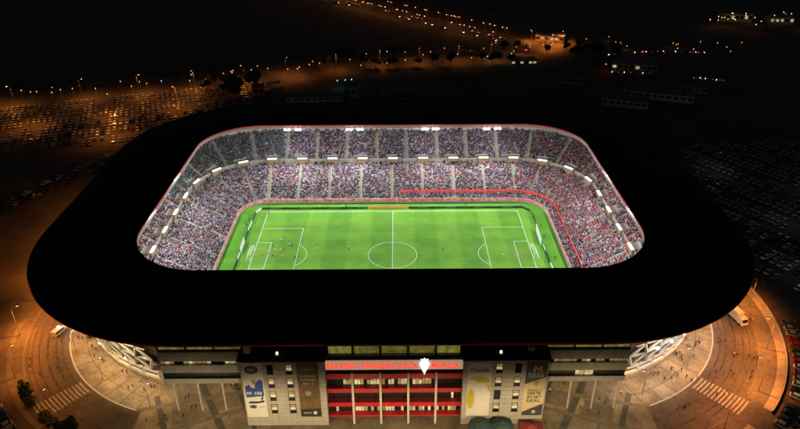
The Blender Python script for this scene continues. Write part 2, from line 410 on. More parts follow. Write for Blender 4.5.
# roof
def roof_ring(profile, name, mats, parent=None, closed=False, mi=None):
    '''profile of (t, z): t = 0 on the inner edge, 1 on the outer edge'''
    v = []; f = []; m = []; k = len(profile); n = len(ST)
    for (cx, cy, dx, dy) in ST:
        sx, sy = (1 if cx > 0 else -1), (1 if cy > 0 else -1)
        A = (sx*54.4+23.2*dx, (31.6 if sy > 0 else -32.9)+23.2*dy); B = ((52.1 if sx > 0 else -51.7)+56*dx, (30 if sy > 0 else -30.8)+56*dy)
        for (t, z) in profile: v.append((A[0]+(B[0]-A[0])*t, A[1]+(B[1]-A[1])*t, z))
    for i in range(n):
        j = (i+1) % n
        for a in range(k if closed else k-1):
            b = (a+1) % k; f.append((i*k+a, i*k+b, j*k+b, j*k+a)); m.append(mi[a] if mi else 0)
    me = bpy.data.meshes.new(name); me.from_pydata(v, [], f)
    for x in (mats if isinstance(mats, (list, tuple)) else [mats]): me.materials.append(x)
    if mi: me.polygons.foreach_set('material_index', m)
    me.update(); return put(name, me, parent)
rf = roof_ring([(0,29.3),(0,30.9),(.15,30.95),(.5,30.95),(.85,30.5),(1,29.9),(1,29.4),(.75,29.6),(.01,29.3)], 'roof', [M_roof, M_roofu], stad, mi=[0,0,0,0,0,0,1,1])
roof_ring([(-.006,30.2),(-.006,30.75),(-.001,30.75),(-.001,30.2)], 'inner_fascia', M_red, rf, closed=True)
roof_ring([(1.002,29.3),(1.002,29.85),(1.006,29.85),(1.006,29.3)], 'outer_fascia', M_red, rf, closed=True)
roof_ring([(-.004,29.25),(-.004,30.15),(-.001,30.15),(-.001,29.25)], 'edge_panel', mat('edge_panel', (.20,.18,.14), .8, noise=.2, scale=.4), rf, closed=True)
# vomitories at the head of each lower gangway
SP = 13.5
vm_w = MB()
# local frame: x tangent, y outward, z up
vm_w.box(-2.6,2.6,.18,3.2,0,.001)                     # footing
vm_box = MB(); vm_box.box(-2.7,-2.2,0,2.6,0,2.55).box(2.2,2.7,0,2.6,0,2.55).box(-2.7,2.7,0,2.6,2.55,2.8)
vm_door = MB()
vm_door.box(-1.07, 1.07, .02, .12, 0, 2.55)
vm_par = MB(); vm_par.box(-.42,.42,-.1,.15,0,1.1)
vm_strip = MB(); vm_strip.box(-2.1,2.1,-.25,.75,2.82,3.1)
mv = [vm_box.mesh('vomitory', mat('vomitory_brick', (.24,.17,.11), .8, noise=.2, scale=.8)), vm_door.mesh('door_leaf', M_brown), vm_par.mesh('parapet', M_conc), vm_strip.mesh('lamp_strip', M_strip)]
VOMS = [k for k in range(-13, 14)]
for k in VOMS:
    x, y, dx, dy = per(k*SP, 29.9)
    o = put('vomitory', mv[0], stad, (x, y, zl), math.atan2(dy, dx)-pi/2)
    put('door_leaf', mv[1], o, (-1.1,0,0)); put('door_leaf', mv[1], o, (1.1,0,0)); put('parapet', mv[2], o, (-3.2,0,0)); put('parapet', mv[2], o, (3.2,0,0)); put('lamp_strip', mv[3], o)

# ---- crowd and seats: one figure per seat
def big_mesh(name, V, F, C, m):
    me = bpy.data.meshes.new(name); nv = len(V); nf = len(F)
    me.vertices.add(nv); me.vertices.foreach_set('co', V.astype(np.float32).ravel())
    me.loops.add(nf*4); me.loops.foreach_set('vertex_index', F.astype(np.int32).ravel())
    me.polygons.add(nf); me.polygons.foreach_set('loop_start', np.arange(0, nf*4, 4, dtype=np.int32))
    try: me.polygons.foreach_set('loop_total', np.full(nf, 4, dtype=np.int32))
    except Exception: pass
    a = me.attributes.new('Col', 'FLOAT_COLOR', 'POINT'); a.data.foreach_set('color', C.astype(np.float32).ravel())
    me.materials.append(m); me.update(calc_edges=True); me.validate(); return me
def boxes_local(boxes):
    """boxes: list of (x0,x1,y0,y1,z0,z1,taper) -> verts, quads"""
    v = []; f = []
    for (x0,x1,y0,y1,z0,z1,tp) in boxes:
        k = len(v); xm = (x0+x1)/2; ym = (y0+y1)/2
        v += [(x0,y0,z0),(x1,y0,z0),(x1,y1,z0),(x0,y1,z0)]
        v += [(xm+(x-xm)*tp, ym+(y-ym)*tp, z1) for x, y in ((x0,y0),(x1,y0),(x1,y1),(x0,y1))]
        for q in ((4,5,6,7),(0,1,5,4),(1,2,6,5),(2,3,7,6),(3,0,4,7)): f.append([k+i for i in q])
    return np.array(v, float), np.array(f)
# seated figure: faces -y (towards the pitch)
fig_v, fig_f = boxes_local([(-.23,.23,.05,.33,.40,1.00,.80), (-.20,.20,-.42,.12,.36,.56,.92), (-.18,.18,-.44,-.28,.0,.40,.95), (-.31,-.20,-.22,.22,.52,.92,.75), (.20,.31,-.22,.22,.52,.92,.75), (-.11,.11,.05,.28,1.03,1.24,.78), (-.12,.12,.07,.30,1.20,1.31,.62)])
fig_part = np.repeat([0,1,1,0,0,2,3], 8)
seat_v, seat_f = boxes_local([(-.24,.24,-.05,.38,.36,.42,1.0), (-.24,.24,.34,.40,.42,.82,.95)])
PAL = np.array([(.02,.02,.03),(.03,.035,.06),(.05,.05,.055),(.62,.60,.60),(.42,.42,.44),(.20,.20,.23),(.36,.03,.04),(.55,.06,.07),(.06,.065,.19),(.20,.19,.35),(.25,.17,.12),(.50,.38,.40),(.06,.25,.20),(.45,.40,.30)])
def crowd_block(tier):
    if tier == 0: r0,z0,n,dr,dz = LR0,LZ0,LN,LDR,LDZ; off = 0.0
    else: r0,z0,n,dr,dz = UR0,UZ0,UN,UDR,UDZ; off = .5
    T = 4*CX + 4*CY + 2*pi*32
    P = []; 
    for i in range(n):
        rr = r0 + (i+.5)*dr; z = z0 + i*dz
        s = 0.0
        while s < T:
            # seat pitch kept at .6 m along the real row
            x, y, dx, dy = per(s, rr)
            arc = not (abs(dx) > .9999 or abs(dy) > .9999)
            s += .60 * (32/rr if arc else 1)
            if y < -41 and abs(x) < 72: continue        # near stand is under the roof
            sc = s if s < T/2 else s - T
            u = (sc/SP - off); kk = round(u); du = abs(u-kk)*SP * (rr/32 if arc else 1)
            if du < (.88 if tier else .76): continue
            if tier == 1 and abs(sc/SP - round(sc/SP))*SP < 3.0 and i < 3: continue    # room for the vomitory
            P.append((x, y, z, math.atan2(dy, dx)-pi/2, x))
    nseat = len(P)
    for (rr, z, pr_) in (((29.5, zl, .30),(30.2, zl, .25)) if tier == 0 else ((44.3, zu, .35),)):
        for j in range(1000):
            if random.random() > pr_: continue
            x, y, dx, dy = per(j*T/1000+random.uniform(-.2,.2), rr+random.uniform(-.25,.25))
            if y < -41 and abs(x) < 72: continue
            P.append((x, y, z, math.atan2(dy, dx)-pi/2, x))
    P = np.array(P); N = len(P)
    fx, fy, fz = P[:,0], P[:,1], P[:,2]; cl = np.sin(fx*.31+fz*1.3+1)*np.sin(fy*.27-fz*.9); em_ = np.sin(fx*.11+fy*.07+fz*.5)*np.sin(fy*.19-fx*.05+2); occ = rng.random(N) < np.where(em_ > .55, .80, .965)
    # colours
    w = np.array([.15,.15,.10,.11,.08,.10,.04,.03,.08,.07,.03,.05,.02,.01])
    red = np.clip((P[:,0]-45)/45, 0, 1); 
    pr = np.repeat(w[None], N, 0); pr[:,6] += .22*red; pr[:,7] += .42*red
    teal = ((P[:,0] < -50) & (P[:,1] > 22) & (tier == 1)) * 1.0; pr[:,12] += .9*teal
    lft = ((P[:,0] < -60) & (P[:,1] < 22) & (tier == 1)) * 1.0; pr[:,6] += .12*lft; pr[:,7] += .08*lft
    blue = ((P[:,1] > 55) & (tier == 1)) * 1.0; pr[:,8] += .12*blue; pr[:,9] += .12*blue
    pr[:,3] += .16*(cl > .45); pr[:,11] += .08*(cl > .45); pr[:,1] += .22*(cl < -.45); pr[:,6] += .10*((em_ < -.4) & (cl > 0))
    pr /= pr.sum(1, keepdims=True); cs = pr.cumsum(1); idx = (rng.random(N)[:,None] > cs).sum(1)
    base = PAL[np.clip(idx,0,13)] * (.75+.5*rng.random((N,1))); base = np.clip(np.array((.66,.60,.68))*base*np.where(rng.random((N,1)) < .06, 1.5, 1), 0, .85)
    leg = PAL[rng.integers(0,6,N)]*.6; skin = np.array((.42,.27,.20))*(.7+.5*rng.random((N,1))); hair = np.array((.05,.035,.025))*(.5+1.8*rng.random((N,1)))
    allc = np.stack([base, leg, skin, hair], 1)
    yaw = P[:,3] + rng.normal(0,.18,N); c, s_ = np.cos(yaw), np.sin(yaw)
    sc = .92+.16*rng.random(N); stand = rng.random(N) < .07; stand[nseat:] = True; occ[nseat:] = True
    Pv = P[occ]; c1, s1, sc1, st1 = c[occ], s_[occ], sc[occ], stand[occ]
    lv = fig_v[None]*sc1[:,None,None]; lv = lv.copy(); lv[:,:,2] *= np.where(st1, 1.32, 1)[:,None]
    V = np.empty((len(Pv), len(fig_v), 3)); V[:,:,0] = Pv[:,0,None]+lv[:,:,0]*c1[:,None]-lv[:,:,1]*s1[:,None]
    V[:,:,1] = Pv[:,1,None]+lv[:,:,0]*s1[:,None]+lv[:,:,1]*c1[:,None]; V[:,:,2] = Pv[:,2,None]+lv[:,:,2]
    C = np.ones((len(Pv), len(fig_v), 4)); C[:,:,:3] = allc[occ][:, fig_part]
    F = fig_f[None] + (np.arange(len(Pv))*len(fig_v))[:,None,None]
    cr = put('crowd', big_mesh('crowd', V.reshape(-1,3), F.reshape(-1,4), C.reshape(-1,4), M_crowd))
    tag(cr, ('mass of seated spectators filling the lower terrace tier' if tier == 0 else 'mass of seated spectators filling the upper terrace tier'), 'crowd', kind='stuff')
    P = P[:nseat]; N = nseat; c0, s0 = np.cos(P[:,3]), np.sin(P[:,3])
    V = np.empty((N, len(seat_v), 3)); V[:,:,0] = P[:,0,None]+seat_v[None,:,0]*c0[:,None]-seat_v[None,:,1]*s0[:,None]
    V[:,:,1] = P[:,1,None]+seat_v[None,:,0]*s0[:,None]+seat_v[None,:,1]*c0[:,None]; V[:,:,2] = P[:,2,None]+seat_v[None,:,2]
    C = np.ones((N, len(seat_v), 4)); sc_ = np.where(rng.random((N,1)) < .6, np.array([[.40,.03,.04]]), np.array([[.45,.44,.42]])); C[:,:,:3] = sc_[:,None]
    F = seat_f[None] + (np.arange(N)*len(seat_v))[:,None,None]
    st = put('seating', big_mesh('seating', V.reshape(-1,3), F.reshape(-1,4), C.reshape(-1,4), M_seat), stad); st['kind'] = 'stuff'
crowd_block(0); crowd_block(1)
# gangway steps: lighter strips up each tier
def gangway(s, r0, z0, n, dr, dz, w):
    x, y, dx, dy = per(s, 0)
    b = MB()
    for i in range(n):
        r = r0+i*dr
        for h in (0,):
            b.box(-w/2, w/2, r+.02, r+dr*.5, z0+i*dz+.003, z0+i*dz+dz*.5)
    o = b.build('gangway', mat('gangway_concrete', (.47,.43,.34), .85, noise=.1, scale=.6), stad, (x, y, 0), math.atan2(dy, dx)-pi/2)
for k in range(-13, 14):
    gangway(k*SP, LR0+.4, LZ0, LN, LDR, LDZ, 1.0)
    if k < 13: gangway((k+.5)*SP, UR0+.4, UZ0, UN, UDR, UDZ, 1.15)
# red LED ribbon along the right half of the lower rows
rib = empty('led_ribbon', (0,0,0), 0, 'long red illuminated ribbon board along the lower rows of seats', 'ribbon board')
pts = [per(3 + i*3.0, 14.9)[:2] for i in range(0, 49)]
for p, q in zip(pts[:-1], pts[1:]):
    p = Vector((*p,0)); q = Vector((*q,0)); d_ = (q-p).normalized()*.05
    MB().bar((p.x+d_.x, p.y+d_.y, 3.6), (q.x-d_.x, q.y-d_.y, 3.6), .14, 1.6).build('panel', M_ledred, rib)
    MB().bar((p.x, p.y, 2.5), (p.x, p.y, 3.0), .12).build('bracket', M_steel, rib)
# ---- pitch
tag(ring([(0,0)], 'x', M_grass) if False else MB().prism(outline(11.6), -.02, .03).build('surround_grass', M_grass2), kind='structure')
pg = MB(); pg.face([(-56,-37.2,.036),(56,-37.2,.036),(56,37.2,.036),(-56,37.2,.036)]); tag(pg.build('pitch', M_grass), kind='structure')
ln = MB(); LW = .075; ZL = .042
def hl(x0,x1,y): ln.face([(x0,y-LW,ZL),(x1,y-LW,ZL),(x1,y+LW,ZL),(x0,y+LW,ZL)])
def vl(x,y0,y1): ln.face([(x-LW,y0,ZL),(x+LW,y0,ZL),(x+LW,y1,ZL),(x-LW,y1,ZL)])
def arc(cx,cy,r,a0,a1,n=48):
    for i in range(n):
        a, c = a0+(a1-a0)*i/n, a0+(a1-a0)*(i+1)/n
        ln.face([(cx+(r-LW)*cos(a),cy+(r-LW)*sin(a),ZL),(cx+(r+LW)*cos(a),cy+(r+LW)*sin(a),ZL),(cx+(r+LW)*cos(c),cy+(r+LW)*sin(c),ZL),(cx+(r-LW)*cos(c),cy+(r-LW)*sin(c),ZL)])
hl(-52.5,52.5,34); hl(-52.5,52.5,-34); vl(-52.5,-34,34); vl(52.5,-34,34); vl(0,-34,34); arc(0,0,9.15,0,2*pi,72)
for s in (-1,1):
    hl(min(s*52.5,s*36),max(s*52.5,s*36),20.16); hl(min(s*52.5,s*36),max(s*52.5,s*36),-20.16); vl(s*36,-20.16,20.16)
    hl(min(s*52.5,s*47),max(s*52.5,s*47),9.16); hl(min(s*52.5,s*47),max(s*52.5,s*47),-9.16); vl(s*47,-9.16,9.16)
    th = math.acos(5.5/9.15); c0 = pi if s > 0 else 0; arc(s*41.5,0,9.15,c0-th,c0+th,24)
    arc(s*41.5,0,.15,0,2*pi,8)
    for t in (-1,1): arc(s*52.5,t*34,1,*( {(-1,-1):(0,pi/2),(1,-1):(pi/2,pi),(1,1):(pi,1.5*pi),(-1,1):(1.5*pi,2*pi)}[(s,t)]),8)
tag(ln.build('pitch_markings', M_lineW), kind='structure')
# goals
for s in (-1,1):
    g_ = empty('goal', (s*52.5,0,.04), 0 if s > 0 else pi, ('white football goal with net, in front of the red clad end stand' if s > 0 else 'white football goal with net, beside the crowded penalty box'), 'goal', 'goals on the pitch')
    MB().tube((0,-3.66,0),(0,-3.66,2.44),.06).build('post', M_lineW, g_); MB().tube((0,3.66,0),(0,3.66,2.44),.06).build('post', M_lineW, g_)
    MB().tube((0,-3.7,2.44),(0,3.7,2.44),.06).build('crossbar', M_lineW, g_)
    nb = MB()
    for i in range(26):
        y = -3.66+i*7.32/25; nb.bar((0,y,2.44),(.9,y,2.44),.03); nb.bar((.9,y,2.44),(2.2,y,0),.03)
    for i in range(9):
        f = i/8; nb.bar((.9+1.3*f,-3.66,2.44*(1-f)),(.9+1.3*f,3.66,2.44*(1-f)),.03)
    for y in (-3.66,3.66):
        for i in range(7):
            z = 2.44*i/6; nb.bar((0,y,z),(2.2-1.3*z/2.44,y,z),.03)
    n_ = nb.build('net', M_net, g_); n_['kind'] = 'stuff'
# boards round the field of play
def boards(name, pts, m, label, h=.9, step=4.0, mats2=None, group='boards round the pitch'):
    e = empty(name, (*pts[0], .035), 0, label, 'advertising board', group)
    o = Vector((*pts[0],0)); j = 0
    for a, b_ in zip(pts[:-1], pts[1:]):
        a = Vector((*a,0)); c = Vector((*b_,0)); L = (c-a).length; n = max(1, round(L/step)); d = (c-a)/n
        for i in range(n):
            p = a+d*i-o; q = a+d*(i+1)-o; q = q-(q-p).normalized()*.08
            bb = MB(); bb.bar((p.x,p.y,h/2),(q.x,q.y,h/2),.12,h); bb.build('board_panel', (mats2(j) if mats2 else m), e); j += 1
M_adw = mat('white_board', (.70,.70,.72), .5, col2=(.85,.85,.88), scale=.5)
M_adg = mat('dark_green_board', (.04,.09,.05), .5, col2=(.10,.14,.10), scale=.7)
boards('advertising_boards', [(-55.5,36.4),(-10.5,36.4)], M_adk, 'row of dark boards along the far touchline, opposite the benches, left of halfway', mats2=lambda j: (M_adk,M_adg)[j%3==1])
boards('advertising_boards', [(-10.2,36.6),(6.3,36.6)], M_ledorange, 'short bright orange board at the halfway line')
boards('advertising_boards', [(6.6,36.4),(54.5,36.4),(57.4,33.5),(58.2,30)], M_adk, 'row of dark boards turning the corner towards the red clad end stand', mats2=lambda j: (M_adk,M_adg)[j%3==1])
boards('advertising_boards', [(-55.8,36.2),(-57.6,33),(-57.8,10.5)], M_adk, 'dark boards with pale tops behind the goal line near the corner flag', mats2=lambda j: (M_adw,M_adk,M_adg,M_adw)[j%4])
boards('advertising_boards', [(-57.6,9.8),(-57.4,1.5)], M_adw, 'bright white boards standing behind the goal beside the penalty box crowd', h=2.4)
boards('advertising_boards', [(-57.6,1.0),(-57.6,-36)], M_adw, 'white and dark boards running to the near corner behind the net', mats2=lambda j: (M_adw,M_adk,M_adk)[j%3])
boards('advertising_boards', [(58.2,29.5),(58.0,17.8)], M_adk, 'dark boards behind the goal line on the red clad end', mats2=lambda j: (M_adk,M_adg,M_adw)[j%3])
boards('advertising_boards', [(57.2,17),(57.0,6)], M_adw, 'tall bright white boards behind the goal line of the red clad end', h=2.8)
boards('advertising_boards', [(57.8,5.5),(58.4,-36)], M_adw, 'white and dark boards to the near corner on the red clad end', mats2=lambda j: (M_adw,M_adk,M_adk)[j%3])

# floodlight clusters on the inner roof edge
fl_n = 0
for ys in (1, -1):
    for x in (-42.6, -16.2, 16.2, 42.6):
        desc = {(-42.6): 'by the green dressed corner', (-16.2): 'between halfway and green corner', 16.2: 'between halfway and red end', 42.6: 'by the red clad end stand'}[x]
        e = empty('floodlight', (x, 54.5 if ys > 0 else -55.8, 28.9), 0 if ys > 0 else pi, 'four white floodlights on the %s roof edge %s' % ('far' if ys > 0 else 'main stand', desc), 'floodlight', 'floodlights along the roof edge')
        MB().box(-3.7,3.7,-.1,.1,.25,.38).box(-3.2,-3.1,-.06,.06,.3,.5).box(3.1,3.2,-.06,.06,.3,.5).build('bracket', M_steel, e)
        for lx in (-3.1,-1.55,1.55,3.1):
            mtx = Matrix.Translation((lx,-.25,0)) @ Matrix.Rotation(R(-38),4,'X')
            lamp = MB().box(-.55,.55,-.12,.3,-.42,.42,0,mtx).build('lamp', M_dark, e)
            MB().box(-.48,.48,-.15,-.125,-.36,.36,0,mtx).build('lens', M_flood, lamp)
        light('flood_beam', 'SPOT', e, (0,-.9,-.3), 42000, (.93,.98,1), .8, R(164), .35, (0,-55,-36))
        light('stand_fill', 'POINT', e, (0,-.6,-3.2), 7500 if ys > 0 else 2000, (.93,.98,1), .8)  # extra point fill added to brighten the stands
for xs in (1,-1):  # end clusters added to light the end stands evenly
    for y in (-14, 14):
        e = empty('floodlight', (xs*77.2, y, 28.9), -pi/2*xs, 'four added floodlights on the %s end roof edge, %s' % ('red clad' if xs > 0 else 'mixed colour', 'main stand side' if y < 0 else 'far side'), 'floodlight', 'floodlights along the roof edge')
        MB().box(-3.7,3.7,-.1,.1,.25,.38).build('bracket', M_steel, e)
        for lx in (-2.9,-1.2,1.2,2.9):
            mtx = Matrix.Translation((lx,-.1,.1)) @ Matrix.Rotation(R(-60),4,'X')
            lamp = MB().box(-.5,.5,-.1,.3,-.3,.3,0,mtx).build('lamp', M_dark, e)
        light('stand_fill', 'POINT', e, (0,-1.6,-4.2), 8000, (.95,.98,1), .8)  # fill added for the end stand, no lamp of its own
        light('flood_beam', 'SPOT', e, (0,-.6,-.4), 24000, (.95,.98,1), .8, R(160), .4, (0,-60,-40))

# ------------------------------------------------------------------ main facade
FX = 1.0; YF = -84.0
def block(sx):
    """panelled stair and office block; local u runs from the outer edge inwards"""
    x_in, x_out = FX+sx*17.4, FX+sx*38.8
    x0, x1 = min(x_in,x_out), max(x_in,x_out)
    w = MB().box(x0, x1, YF+.12, -76.3, 0, 22.2).build('facade_block', M_wallb, stad)
    u2x = lambda u: (x_out - sx*u)
    def pan(u0,u1,z0,z1):
        a, c = sorted((u2x(u0+.03), u2x(u1-.03)))
        MB().box(a, c, YF-.02, YF+.119, z0+.03, z1-.03).build('panel', M_wall, w)
    rows = 15; rh = 22.2/rows
    for (u0,u1) in ((0,3.35),(3.35,6.75),(8.4,11.55),(13.2,17.3),(17.3,21.4)):
        for i in range(rows): pan(u0,u1,i*rh,(i+1)*rh)
    zs = [(4.45,7.65),(8.9,12.1),(13.35,16.55),(17.8,21.0)]
    for (u0,u1) in ((6.75,8.4),(11.55,13.2)):
        prev = 0
        for (a,c) in zs+[(22.2,22.2)]:
            n = max(1, round((a-prev)/1.5))
            for i in range(n): pan(u0,u1,prev+(a-prev)*i/n,prev+(a-prev)*(i+1)/n)
            prev = c
        for j,(a,c) in enumerate(zs):
            p, q = sorted((u2x(u0), u2x(u1))); b = MB(); lit = not ((sx < 0 and u0 < 9 and j == 3) or (sx > 0 and u0 > 9 and j == 1) or (sx > 0 and u0 < 9 and j == 3))
            y0, y1 = YF-.06, YF+.11
            b.box(p+.03,p+.13,y0,y1,a,c,0).box(q-.13,q-.03,y0,y1,a,c,0).box(p+.13,q-.13,y0,y1,a,a+.12,0).box(p+.13,q-.13,y0,y1,c-.12,c,0)
            z1_, z2_ = a+(c-a)*.36, a+(c-a)*.72
            b.box(p+.13,q-.13,y0,y1,z1_-.05,z1_+.05,0).box(p+.13,q-.13,y0,y1,z2_-.04,z2_+.04,0)
            b.box(p+.13,q-.13,YF+.02,YF+.10,a+.12,z1_-.05,1).box(p+.13,q-.13,YF+.02,YF+.10,z1_+.05,z2_-.04,2 if lit else 1).box(p+.13,q-.13,YF+.02,YF+.10,z2_+.04,c-.12,3 if lit else 1)
            o = b.build('window', [M_dark, M_glassd, M_litwin, M_litwin2], w)
    # flat black roof with low parapet and plant
    r_ = MB().box(x0-.35,x1+.35,YF-.45,-76.0,22.2,22.75).build('block_roof', M_roof, stad)
    MB().box(x0+.6,x1-.6,YF+.4,YF+.52,22.75,23.15).build('parapet_rail', M_dark, r_)
    if sx < 0: MB().box(x0+1.0,x0+2.7,-81.9,-80.2,22.76,26.3).build('chimney', M_white, r_)
    else:
        MB().box(x1-5,x1-3.4,-81.6,-80.4,22.76,24.0).build('plant_unit', M_grey, r_)
    MB().box(x0+9.2,x0+9.7,-82.3,-81.9,22.76,23.4).build('roof_lamp', emit('bulkhead_lamp', (1,.8,.5), 2.5), r_)
for sx in (-1,1): block(sx)

# central bays
cb = empty('central_bay'); cb.parent = stad
cx0, cx1 = FX-17.35, FX+17.35
MB().box(cx0, cx1, -80.2, -76.3, 0, 18.0).build('core_wall', M_wallb, cb)
for (zt, zb) in ((17.0,15.35),(12.0,10.6),(7.15,5.75),(2.7,2.1)):
    MB().box(cx0+.02, cx1-.02, -83.1, -80.3, zb, zt).build('floor_slab', M_red, cb)
for j in range(4):
    x = FX-10.7+7.13*j; MB().box(x-.28,x+.28,-83.75,-83.15,0,17.6).build('column', M_white, cb)
edges = [cx0]+[FX-10.7+7.13*j for j in range(4)]+[cx1]
for lev,(za,zb) in enumerate(((2.7,5.75),(7.15,10.6),(12.0,15.35))):
    for j in range(5):
        a, c = edges[j]+.3, edges[j+1]-.3; b = MB(); n = 8; dw = (c-a)/n
        for i in range(n):
            p = a+i*dw
            if lev == 0: on = random.random() < (.75 if j < 2 else .55)
            elif lev == 1: on = (j == 4 and random.random() < .5)
            else: on = (j in (1,2,3) and random.random() < .85) or (j == 0 and i > 4)
            zmid = za + (zb-za)*(.45 if lev == 2 else .6)
            b.box(p+.06,p+dw-.06,-81.55,-81.45,za+.05,zmid, (1 if random.random() < .75 else 2) if on else 0)
            b.box(p+.06,p+dw-.06,-81.55,-81.45,zmid+.08,zb-.05, (2 if random.random() < .7 else 1) if on and random.random() < .8 else 0)
            b.box(p-.05,p+.05,-81.62,-81.4,za,zb,3)
        b.build('window', [M_glassd, M_litwin, M_litwin2, M_dark], cb)
        # handrail in front of the glazing
        rb = MB().box(a,c,-82.95,-82.9,za+1.02,za+1.08)
        for i in range(9): x = a+.05+i*(c-a-.1)/8; rb.box(x-.025,x+.025,-82.95,-82.9,za+.003,za+1.02)
        rb.build('handrail', M_dark, cb)
for j in range(5):
    a, c = edges[j]+.35, edges[j+1]-.35
    b = MB().box(a,c,-81.2,-81.1,.15,2.05,0)
    for i in range(6): x = a+i*(c-a)/5; b.box(x-.05,x+.05,-81.3,-81.1,.15,2.05,1)
    b.build('entrance_doors', [mat('blue_grey_glass', (.16,.18,.21), .25, noise=.2, scale=.5), M_dark], cb)
# sign band and upper terrace
MB().box(cx0+.05,cx1-.05,-83.5,-83.2,18.75,21.6).build('sign_band', M_signband, cb)
MB().box(cx0+.02,cx1-.02,-83.18,-76.3,18.3,18.75).build('terrace_floor', M_dark, cb)
for j in range(5):
    a, c = edges[j]+.35, edges[j+1]-.35
    MB().box(a,c,-78.6,-78.4,19.9,22.7).build('terrace_window', (M_litgreen2 if j in (0,4) else M_litgreen), cb)
for j in range(6):
    x = edges[j]+(.2 if j == 0 else -.2 if j == 5 else 0); MB().box(x-.22,x+.22,-78.9,-78.42,18.76,27).build('terrace_post', M_dark, cb)
MB().box(cx0,cx1,-78.35,-76.3,18.76,27).build('terrace_wall', M_wallb, cb)
tb = [MB().tube((0,0,0),(0,0,.74),.04,n=6).tube((0,0,.72),(0,0,.76),.55,n=12).tube((0,0,0),(0,0,.03),.25,n=10).mesh('terrace_table', M_dark)]
for i in range(14):
    tag(put('terrace_table', tb[0], None, (FX-15.6+i*2.4, -81.3+.9*(i%2), 18.752)), 'small round dark table on the terrace behind the red lettering', 'table', 'tables on the terrace')

# lettering: one sign, one mesh per letter
def letter_mesh(ch, size, bold=.03, depth=.06):
    c = bpy.data.curves.new('letter', 'FONT'); c.body = ch; c.size = size; c.extrude = depth; c.offset = bold; c.resolution_u = 3
    o = bpy.data.objects.new('tmp', c); COL.objects.link(o); dg = bpy.context.evaluated_depsgraph_get(); dg.update()
    me = bpy.data.meshes.new_from_object(o.evaluated_get(dg)); bpy.data.objects.remove(o); 
    xs = [v.co.x for v in me.vertices]; return me, (min(xs), max(xs)) if xs else (0,0)
LCACHE = {}
def write(text, x0, x1, z, y, size, m, parent, gap=.16, ry=0, name='letter', bold=.03, depth=.06):
    """set text between x0 and x1 on a wall facing -Y"""
    items = []; wtot = 0
    for ch in text:
        if ch == ' ': items.append(None); wtot += size*.35; continue
        key = (ch, round(size,3), m.name, bold)
        if key not in LCACHE:
            me, bb = letter_mesh(ch, size, bold, depth); me.materials.clear(); me.materials.append(m); LCACHE[key] = (me, bb)
        items.append(LCACHE[key]); wtot += items[-1][1][1]-items[-1][1][0]+gap*size
    k = (x1-x0)/wtot; x = x0
    for it in items:
        if it is None: x += size*.35*k; continue
        me, (a, c) = it; o = put(name, me, parent, (x-a*k, y, z)); o.rotation_euler = (pi/2, 0, 0); o.scale = (k, 1, 1); x += (c-a+gap*size)*k
sg = empty('lettering_sign', (FX,-83.5,18.75), 0, 'glowing red stadium name lettering on the pale band above the red floors', 'sign')
sgm = sg.location
for (t, a, c) in (('ESTADIO',-15.9,-8.1),('ENRIQUE',-7.2,1.3),('ROCA',2.1,7.0),('DE',7.6,9.0),('MURCIA',10.4,17.6)):
    write(t, a-FX, c-FX, .62, -.09, 2.3, M_signred, sg, gap=.08, bold=.11)
em = empty('crest_emblem', (8.6,-83.75,18.0), 0, 'bright white illuminated crest with crown on the red lettering band', 'emblem')
shield = [(-1.32,2.75),(-1.05,3.3),(0,3.45),(1.05,3.3),(1.32,2.75),(.85,1.5),(.30,.25),(0,-.75),(-.30,.25),(-.85,1.5)]
b = MB(); k0 = len(shield)
b.face([(x,-.15,z) for x,z in shield]); b.face([(x,0,z) for x,z in shield[::-1]])
for i in range(k0):
    p, q = shield[i], shield[(i+1)%k0]; b.face([(p[0],-.15,p[1]),(p[0],0,p[1]),(q[0],0,q[1]),(q[0],-.15,q[1])])
b.build('shield', M_emblem, em)
crown = [(-.75,3.6),(-.95,4.5),(-.5,4.2),(0,4.75),(.5,4.2),(.95,4.5),(.75,3.6)]
b = MB(); b.face([(x,-.15,z) for x,z in crown][::-1]); b.face([(x,0,z) for x,z in crown])
for i in range(7):
    p, q = crown[i], crown[(i+1)%7]; b.face([(p[0],-.15,p[1]),(p[0],0,p[1]),(q[0],0,q[1]),(q[0],-.15,q[1])])
b.build('crown', M_emblem, em)

